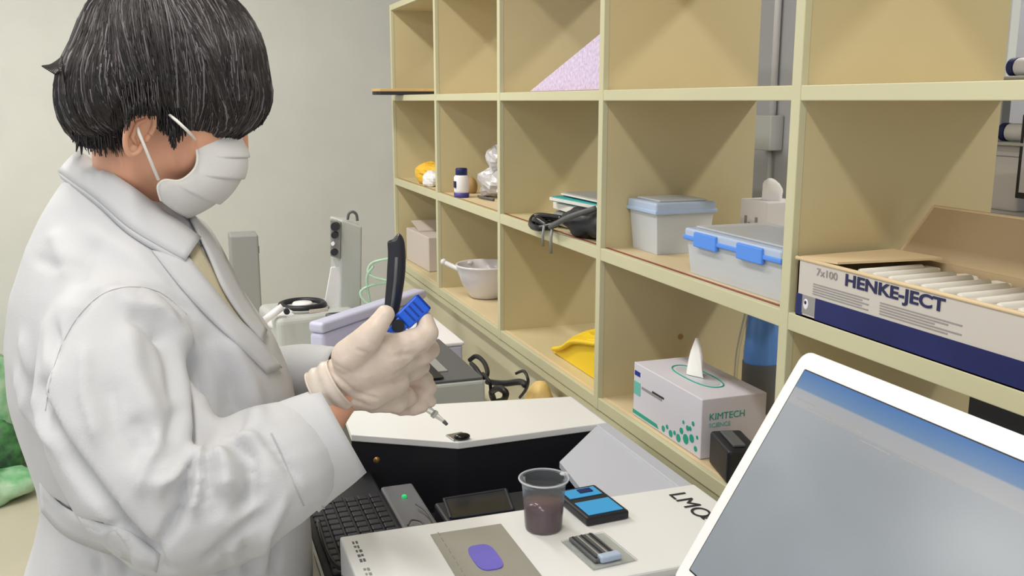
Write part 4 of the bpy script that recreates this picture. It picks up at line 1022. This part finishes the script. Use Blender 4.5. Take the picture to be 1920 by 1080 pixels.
V = sculpt(V, N, [([(600, 700), (650, 745), (700, 765)], 4, -.002), ([(615, 690), (665, 735), (720, 750)], 3, -.0018), ([(620, 680), (660, 700)], 3, -.0015),
    ([(665, 655), (700, 665)], 3, -.0015), ([(712, 648), (735, 668), (780, 662)], 5, -.0012), ([(800, 655), (765, 690), (735, 705)], 4, -.003), ([(690, 640), (715, 655)], 3, -.001), ([(735, 718), (765, 708)], 4, -.002)])
V = V + N*(np.array([noise.fractal(Vector(p)*60, 1, 2, 2) for p in V])*.0006)[:, None]
part('glove', from_np(V, Fc), 'glove', per, smooth=True)
wc, wd = G(608, 738, 1.077), G(634, 722, 1.072)
gx_ = (wd-wc).normalized(); g1_ = Vector((0, 0, 1)); g1_ = (g1_-gx_*g1_.dot(gx_)).normalized(); g2_ = gx_.cross(g1_)
rows = [[wc.lerp(wd, t) + g1_*math.cos(a)*(.0315+.0012*math.sin(9*t)) + g2_*math.sin(a)*(.027+.0012*math.sin(9*t+1)) for a in np.linspace(0, 2*math.pi, 32, endpoint=False)] for t in np.linspace(-.25, 1.3, 12)]
part('glove_cuff', MB().grid(rows, closed=True), 'glove', per, smooth=True, solid=.001)
part('glove_bead', MB().tube(rows[0]+[rows[0][0]], .0015, n=6, cap=False), 'glove', per, smooth=True)
# far hand: fingertips closing on the clear tip
b = MB()
b.cap_chain([G(640, 712, 1.25), G(700, 730, 1.18), G(735, 735, 1.145)], [.026, .027, .022], 16)
b.cap_chain([G(735, 720, 1.145), G(772, 712, 1.118), G(795, 712, 1.108), G(806, 728, 1.106)], [.015, .0115, .0105, .0092], 14)
b.cap_chain([G(738, 745, 1.145), G(775, 742, 1.115), G(797, 744, 1.105), G(806, 752, 1.105)], [.014, .0115, .010, .0088], 14)
b.cap_chain([G(728, 748, 1.14), G(752, 762, 1.110), G(776, 764, 1.098), G(790, 762, 1.098)], [.016, .0120, .0105, .0092], 14)
b.cap_chain([G(730, 712, 1.15), G(762, 704, 1.14), G(790, 702, 1.13), G(800, 712, 1.122)], [.014, .0115, .010, .0088], 14)
V, Fc, N = fuse_mesh(b, .002, 4)
V = V + N*(np.array([noise.fractal(Vector(p)*70, 1, 2, 2) for p in V])*.0007)[:, None]
part('glove', from_np(V, Fc), 'glove', per, smooth=True)

# --- what the hands hold
pt = thing('pipette', 'dark grey handled pipette with a bright blue grip held upright between gloved fingers', 'pipette', tuple(G(735, 600, 1.085)))
ps = [G(740, 447, 1.10), G(742, 452, 1.10), G(744, 480, 1.10), G(742, 520, 1.10), G(738, 555, 1.10), G(734, 585, 1.098), G(731, 612, 1.096)]
part('handle', MB().tube(arc(ps, 5), list(np.interp(np.linspace(0, 1, 31), [0, .03, .2, .45, .7, .9, 1], [.004, .0078, .0104, .0112, .0100, .0085, .008])), n=20, flat=.7, up=(1, 0, 0)), 'black_key', pt, smooth=True)
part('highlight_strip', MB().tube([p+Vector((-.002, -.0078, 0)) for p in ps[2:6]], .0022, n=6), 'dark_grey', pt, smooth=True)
A_, B_ = G(788, 572, 1.074), G(722, 634, 1.064)
dv = (B_-A_).normalized(); sd = ray(760, 600).normalized().cross(dv).normalized(); nn_ = dv.cross(sd)
rot = Matrix((dv, sd, nn_)).transposed()
def along(t, off=0): return A_.lerp(B_, t) + sd*off
def blk(t0, t1, wd0, wd1, th, off=0):
    a, b2 = A_.lerp(B_, t0)+sd*off, A_.lerp(B_, t1)+sd*off
    return MB().hexa([a+sd*wd0+nn_*th, a-sd*wd0+nn_*th, b2-sd*wd1+nn_*th, b2+sd*wd1+nn_*th], [a+sd*wd0-nn_*th, a-sd*wd0-nn_*th, b2-sd*wd1-nn_*th, b2+sd*wd1-nn_*th])
part('blue_grip', blk(-.06, .52, .0125, .0115, .009), 'blue', pt, bevel=.0025, seg=3)
part('blue_neck', blk(.5, 1.08, .0085, .0050, .006, -.001), 'blue', pt, bevel=.0015)
part('end_cap', blk(-.1, -.06, .011, .0118, .0075), 'deep_blue', pt, bevel=.0015)
for t in (.08, .2, .32): part('grip_rib', blk(t, t+.04, .009, .009, .0096), 'deep_blue', pt, bevel=.0005)
c = A_.lerp(B_, .66)
part('thumb_wheel', MB().tube([c-nn_*.009, c+nn_*.009], .0075, n=18), 'black_gloss', pt)
tp = thing('clear_tip', 'small clear pointed tip with a dark end held by the far fingertips', 'pipette tip', tuple(G(815, 780, 1.10)))
a, b2 = G(796, 762, 1.103), G(832, 790, 1.10)
part('cone', MB().tube([a, a.lerp(b2, .5), b2], [.0048, .0038, .0022], n=14), 'clear', tp, smooth=True)
part('collar', MB().tube([a.lerp(b2, .45), a.lerp(b2, .58)], .0052, n=14), 'light_grey', tp)
part('point', MB().tube([b2, G(838, 796, 1.10)], [.0026, .002], n=10), 'dark_grey', tp, smooth=True)

# --- mask
NT = 22; NS = 25
def hxy(px, py, y): return gy(px, py, y)
mid = [(452, 258), (460, 275), (463, 292), (460, 315), (450, 336), (430, 360), (400, 382), (365, 398), (345, 402)]
sid = [(362, 258), (367, 275), (370, 296), (366, 314), (352, 330), (334, 339), (308, 338), (296, 350), (302, 376)]
sdY = [-.045, -.052, -.056, -.058, -.060, -.061, -.063, -.061, -.050]
mq = [hxy(x, y, HY) for x, y in mid]; sq = [hxy(x, y, HY+o) for (x, y), o in zip(sid, sdY)]
mq = arc(mq, 6); sq = arc(sq, 6); n = len(mq)
rows = []
for i in range(n):
    t = i/(n-1); r = []; S_ = sq[i]; M_ = mq[i]; S2 = Vector((S_.x, 2*HY-S_.y, S_.z))
    half = abs(S_.y-HY)
    for j in range(NS):
        th = -math.pi/2 + math.pi*j/(NS-1)
        w_ = abs(math.cos(th))**.85; s_ = math.copysign(abs(math.sin(th))**.9, math.sin(th))
        side = Vector((S_.x, HY, S_.z))
        p = side.lerp(Vector((M_.x, HY, M_.z)), w_) + Vector((0, s_*half, 0))
        pleat = .0042*((t*4.2) % 1.0)*abs(math.cos(th))**.5*(1 if .12 < t < .95 else .3)
        d = Vector((M_.x-HC.x, 0, M_.z-HC.z)).normalized()
        r.append(p + d*pleat)
    rows.append(r)
mk = part('face_mask', MB().grid(rows), 'mask', per, smooth=True, solid=.0018)
part('binding', MB().tube([r[0] for r in rows], .0016, n=6), 'elastic', mk, smooth=True)
part('top_binding', MB().tube(rows[0], .0018, n=6), 'elastic', mk, smooth=True)
eY = HY-.086
part('ear_loop', MB().tube([hxy(297, 337, HY-.066), hxy(280, 296, HY-.078), hxy(261, 251, eY-.006), hxy(257, 236, eY)], .0018, n=6), 'elastic', mk, smooth=True)
part('ear_loop', MB().tube([hxy(367, 262, HY-.060), hxy(350, 244, HY-.090), hxy(331, 226, HY-.094), hxy(318, 216, HY-.080)], .0018, n=6), 'elastic', mk, smooth=True)
part('seam', MB().tube([rows[int(n*.72)][j] + Vector((0, 0, .0005)) for j in range(2, NS-2)], .0012, n=5), 'elastic', mk, smooth=True)

# --- hair: a cap over the skull, layered with locks that follow the cut
capm = MB()
capm.ell(hp(-.010, 0, .030), (.106, .086, .100), hr, 36, 26)
capm.ell(hp(-.054, 0, -.018), (.058, .076, .085), hr, 30, 20)
capm.ell(hp(.038, 0, .022), (.072, .074, .066), hr, 30, 20)
V, Fc, N = fuse_mesh(capm, .005, 4)
# trim: keep only what lies above the hairline
Pp = pxy(V)
L_ = (V - np.array(HC)) @ np.array(hr)            # head coordinates
HLP = []
for x_, y_, yy in ((100, 250, -.01), (150, 272, -.04), (195, 290, -.06), (232, 276, -.07), (240, 232, -.08), (258, 216, -.08), (285, 222, -.08), (326, 262, -.082), (350, 250, -.08), (400, 250, -.07), (450, 240, -.04)):
    l_ = (gy(x_, y_, HY+yy) - HC) @ hr; HLP.append((l_.x, l_.z))
HLP = [q_ for q_ in HLP if q_[0] < .1025] + [(.1035, .006), (.108, .030), (.112, .052), (.118, .085)]; HLP.sort(); HLX = [q_[0] for q_ in HLP]; HLZ = [q_[1] for q_ in HLP]
hl = np.interp(L_[:, 0], HLX, HLZ) + .004
keep = L_[:, 2] > hl
remap = -np.ones(len(V), int); idx = np.nonzero(keep)[0]; remap[idx] = np.arange(len(idx))
Fk = [[int(remap[i]) for i in f] for f in Fc if all(keep[i] for i in f)]
hair = part('hair', from_np(V[idx], Fk), 'hair', per, smooth=True, solid=.006)
capbvh = BVHTree.FromPolygons([Vector(p) for p in V], Fc)
rng = random.Random(5)
crown = hp(-.055, -.012, .125)
loc = {k: MB() for k in ('hair', 'hair_mid', 'hair_highlight')}
ctr = hp(-.005, 0, .0)
def lock(a, seed, kind, L=1.0, lift=.0, width=.0035, flick=0):
    """from the crown outwards in head direction a (0 = forward, 90 = near side, 180 = back)"""
    r = random.Random(seed); pts = []; rad = []
    start = r.uniform(.02, .62); nseg = 14
    end_u = {0: -.005}.get(0)
    for i in range(nseg):
        t = i/(nseg-1); g = start + (L-start)*t
        # great-circle sweep from the crown down to the hairline, with a forward sweep of the fringe
        th = g*math.radians(165)
        aa = math.radians(a + 9*math.sin(g*2.4+a*.13) + 3*math.sin(g*6+seed) + r.uniform(-.6, .6) - 14*g*math.exp(-((a-70)/45)**2))
        base = Matrix.Rotation(math.radians(-38), 3, 'Y') @ Vector((math.sin(th)*math.cos(aa), -math.sin(th)*math.sin(aa), math.cos(th)))
        d = (hr @ base).normalized()
        hit = capbvh.ray_cast(ctr + d*.4, -d)
        p = hit[0] if hit[0] is not None else ctr + d*.11
        out = .001 + lift + .0012*math.sin(a*.21+4*t) + flick*max(0, t-.7)
        pts.append(p + d*out); rad.append(width*(math.sin(math.pi*min(.97, t*.86+.10))**.6)+.00025)
    # stop at the hairline
    cut = len(pts)
    for i, p in enumerate(pts):
        h = (p-HC) @ hr; lim = np.interp(h.x, HLX, HLZ)
        if h.z < lim - r.uniform(0, .007): cut = i+1; break
    pts = pts[:cut]; rad = rad[:cut]
    if len(pts) < 3: return
    rad[-1] = .0003; rad[-2] *= .7
    loc[kind].tube(pts, rad, n=4, flat=.5)
for k in range(8500):
    a = rng.uniform(-180, 180)
    if -150 < a < -30 and rng.random() < .6: a = -a
    if rng.random() < .25: a = rng.uniform(60, 130)
    z = rng.random(); kind = 'hair' if z < .62 else ('hair_mid' if z < .88 else 'hair_highlight')
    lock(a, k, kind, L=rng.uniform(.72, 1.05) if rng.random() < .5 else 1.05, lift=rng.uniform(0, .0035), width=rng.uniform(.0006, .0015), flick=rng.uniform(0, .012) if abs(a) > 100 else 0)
# locks given one by one: rear tuft, nape ends, sideburn, fringe tips
def strand(pts, yy, kind='hair', r0=.003, n=4, free=False, clear=.004, end=None):
    q = []; last = None
    for i, (x, y) in enumerate(pts):
        t = i/(len(pts)-1); d = ray(x, y).normalized(); h_ = None if free else capbvh.ray_cast(Vector((0, 0, 0)), d)[0]
        if h_ is not None: last = h_.length - (-.004 + (clear+.004)*min(1, 2.2*t))
        if end is not None and i >= 2: q.append(gy(x, y, HY-end))
        elif free or last is None: q.append(gy(x, y, yy))
        else: q.append(d*last)
    n_ = (len(pts)-1)*4+1
    loc[kind].tube(arc(q, 4), [r0*(math.sin(math.pi*min(1, .06+.9*t_))**.7)*(1-.5*t_)+.0002 for t_ in np.linspace(0, 1, n_)], n=n, flat=.6)
for i in range(9):
    strand([(140+i, 90+i*5), (118, 112+i*3), (98+2*i, 124+i), (78+i*3, 124+i*2)], HY-.01-.004*i, r0=.0045, free=True)
for i in range(26):
    x0 = 122+i*1.5
    strand([(x0, 130+i*5), (x0-6, 160+i*4), (x0-10+rng.uniform(-6, 4), 185+i*4+rng.uniform(0, 10))], HY-.02-.002*(i % 8), r0=.003, free=True)
def J(v): return rng.uniform(-v, v)
for i in range(260):       # nape and behind the ear
    x = rng.uniform(128, 262); ye = np.interp(x, [130, 160, 200, 230, 250, 262], [262, 284, 296, 288, 272, 254])+rng.uniform(-30, 5); L0 = rng.uniform(70, 130)
    strand([(x-12+J(4), ye-L0), (x-6+J(3), ye-L0*.55), (x+J(3), ye-L0*.25), (x+rng.uniform(0, 9), ye)], HY-.06, r0=rng.uniform(.0009, .0019), kind=rng.choice(['hair', 'hair', 'hair', 'hair_mid']), clear=rng.uniform(.001, .005))
for i in range(120):       # over the top of the ear
    x = rng.uniform(236, 304); ye = np.interp(x, [236, 250, 266, 285, 304], [250, 230, 219, 223, 232])+rng.uniform(-18, 3); L0 = rng.uniform(80, 140)
    strand([(x-16+J(4), ye-L0), (x-8+J(3), ye-L0*.5), (x-2+J(2), ye-L0*.2), (x+J(4), ye)], HY-.09, r0=rng.uniform(.0009, .0017), clear=.006, end=rng.uniform(.096, .103))
for i in range(120):       # sideburn
    x = rng.uniform(292, 352); ye = np.interp(x, [292, 312, 326, 340, 352], [236, 262, 282, 266, 252])+rng.uniform(-26, 2); L0 = rng.uniform(70, 130)
    strand([(x-20+J(4), ye-L0), (x-8+J(3), ye-L0*.5), (x-1+J(2), ye-L0*.2), (x+J(3), ye)], HY-.085, r0=rng.uniform(.0009, .0017), clear=.004, end=rng.uniform(.076, .084))
for i in range(240):       # fringe
    x = rng.uniform(340, 478); ye = np.interp(x, [340, 400, 450, 480, 500], [252, 250, 240, 216, 186])+rng.uniform(-24, 2); L0 = rng.uniform(80, 150)
    strand([(x-52+J(5), ye-L0), (x-24+J(4), ye-L0*.55), (x-7+J(3), ye-L0*.25), (x+J(2), ye)], HY-.05, r0=rng.uniform(.0009, .0018), kind=rng.choice(['hair', 'hair', 'hair_mid']), clear=rng.uniform(.001, .005))
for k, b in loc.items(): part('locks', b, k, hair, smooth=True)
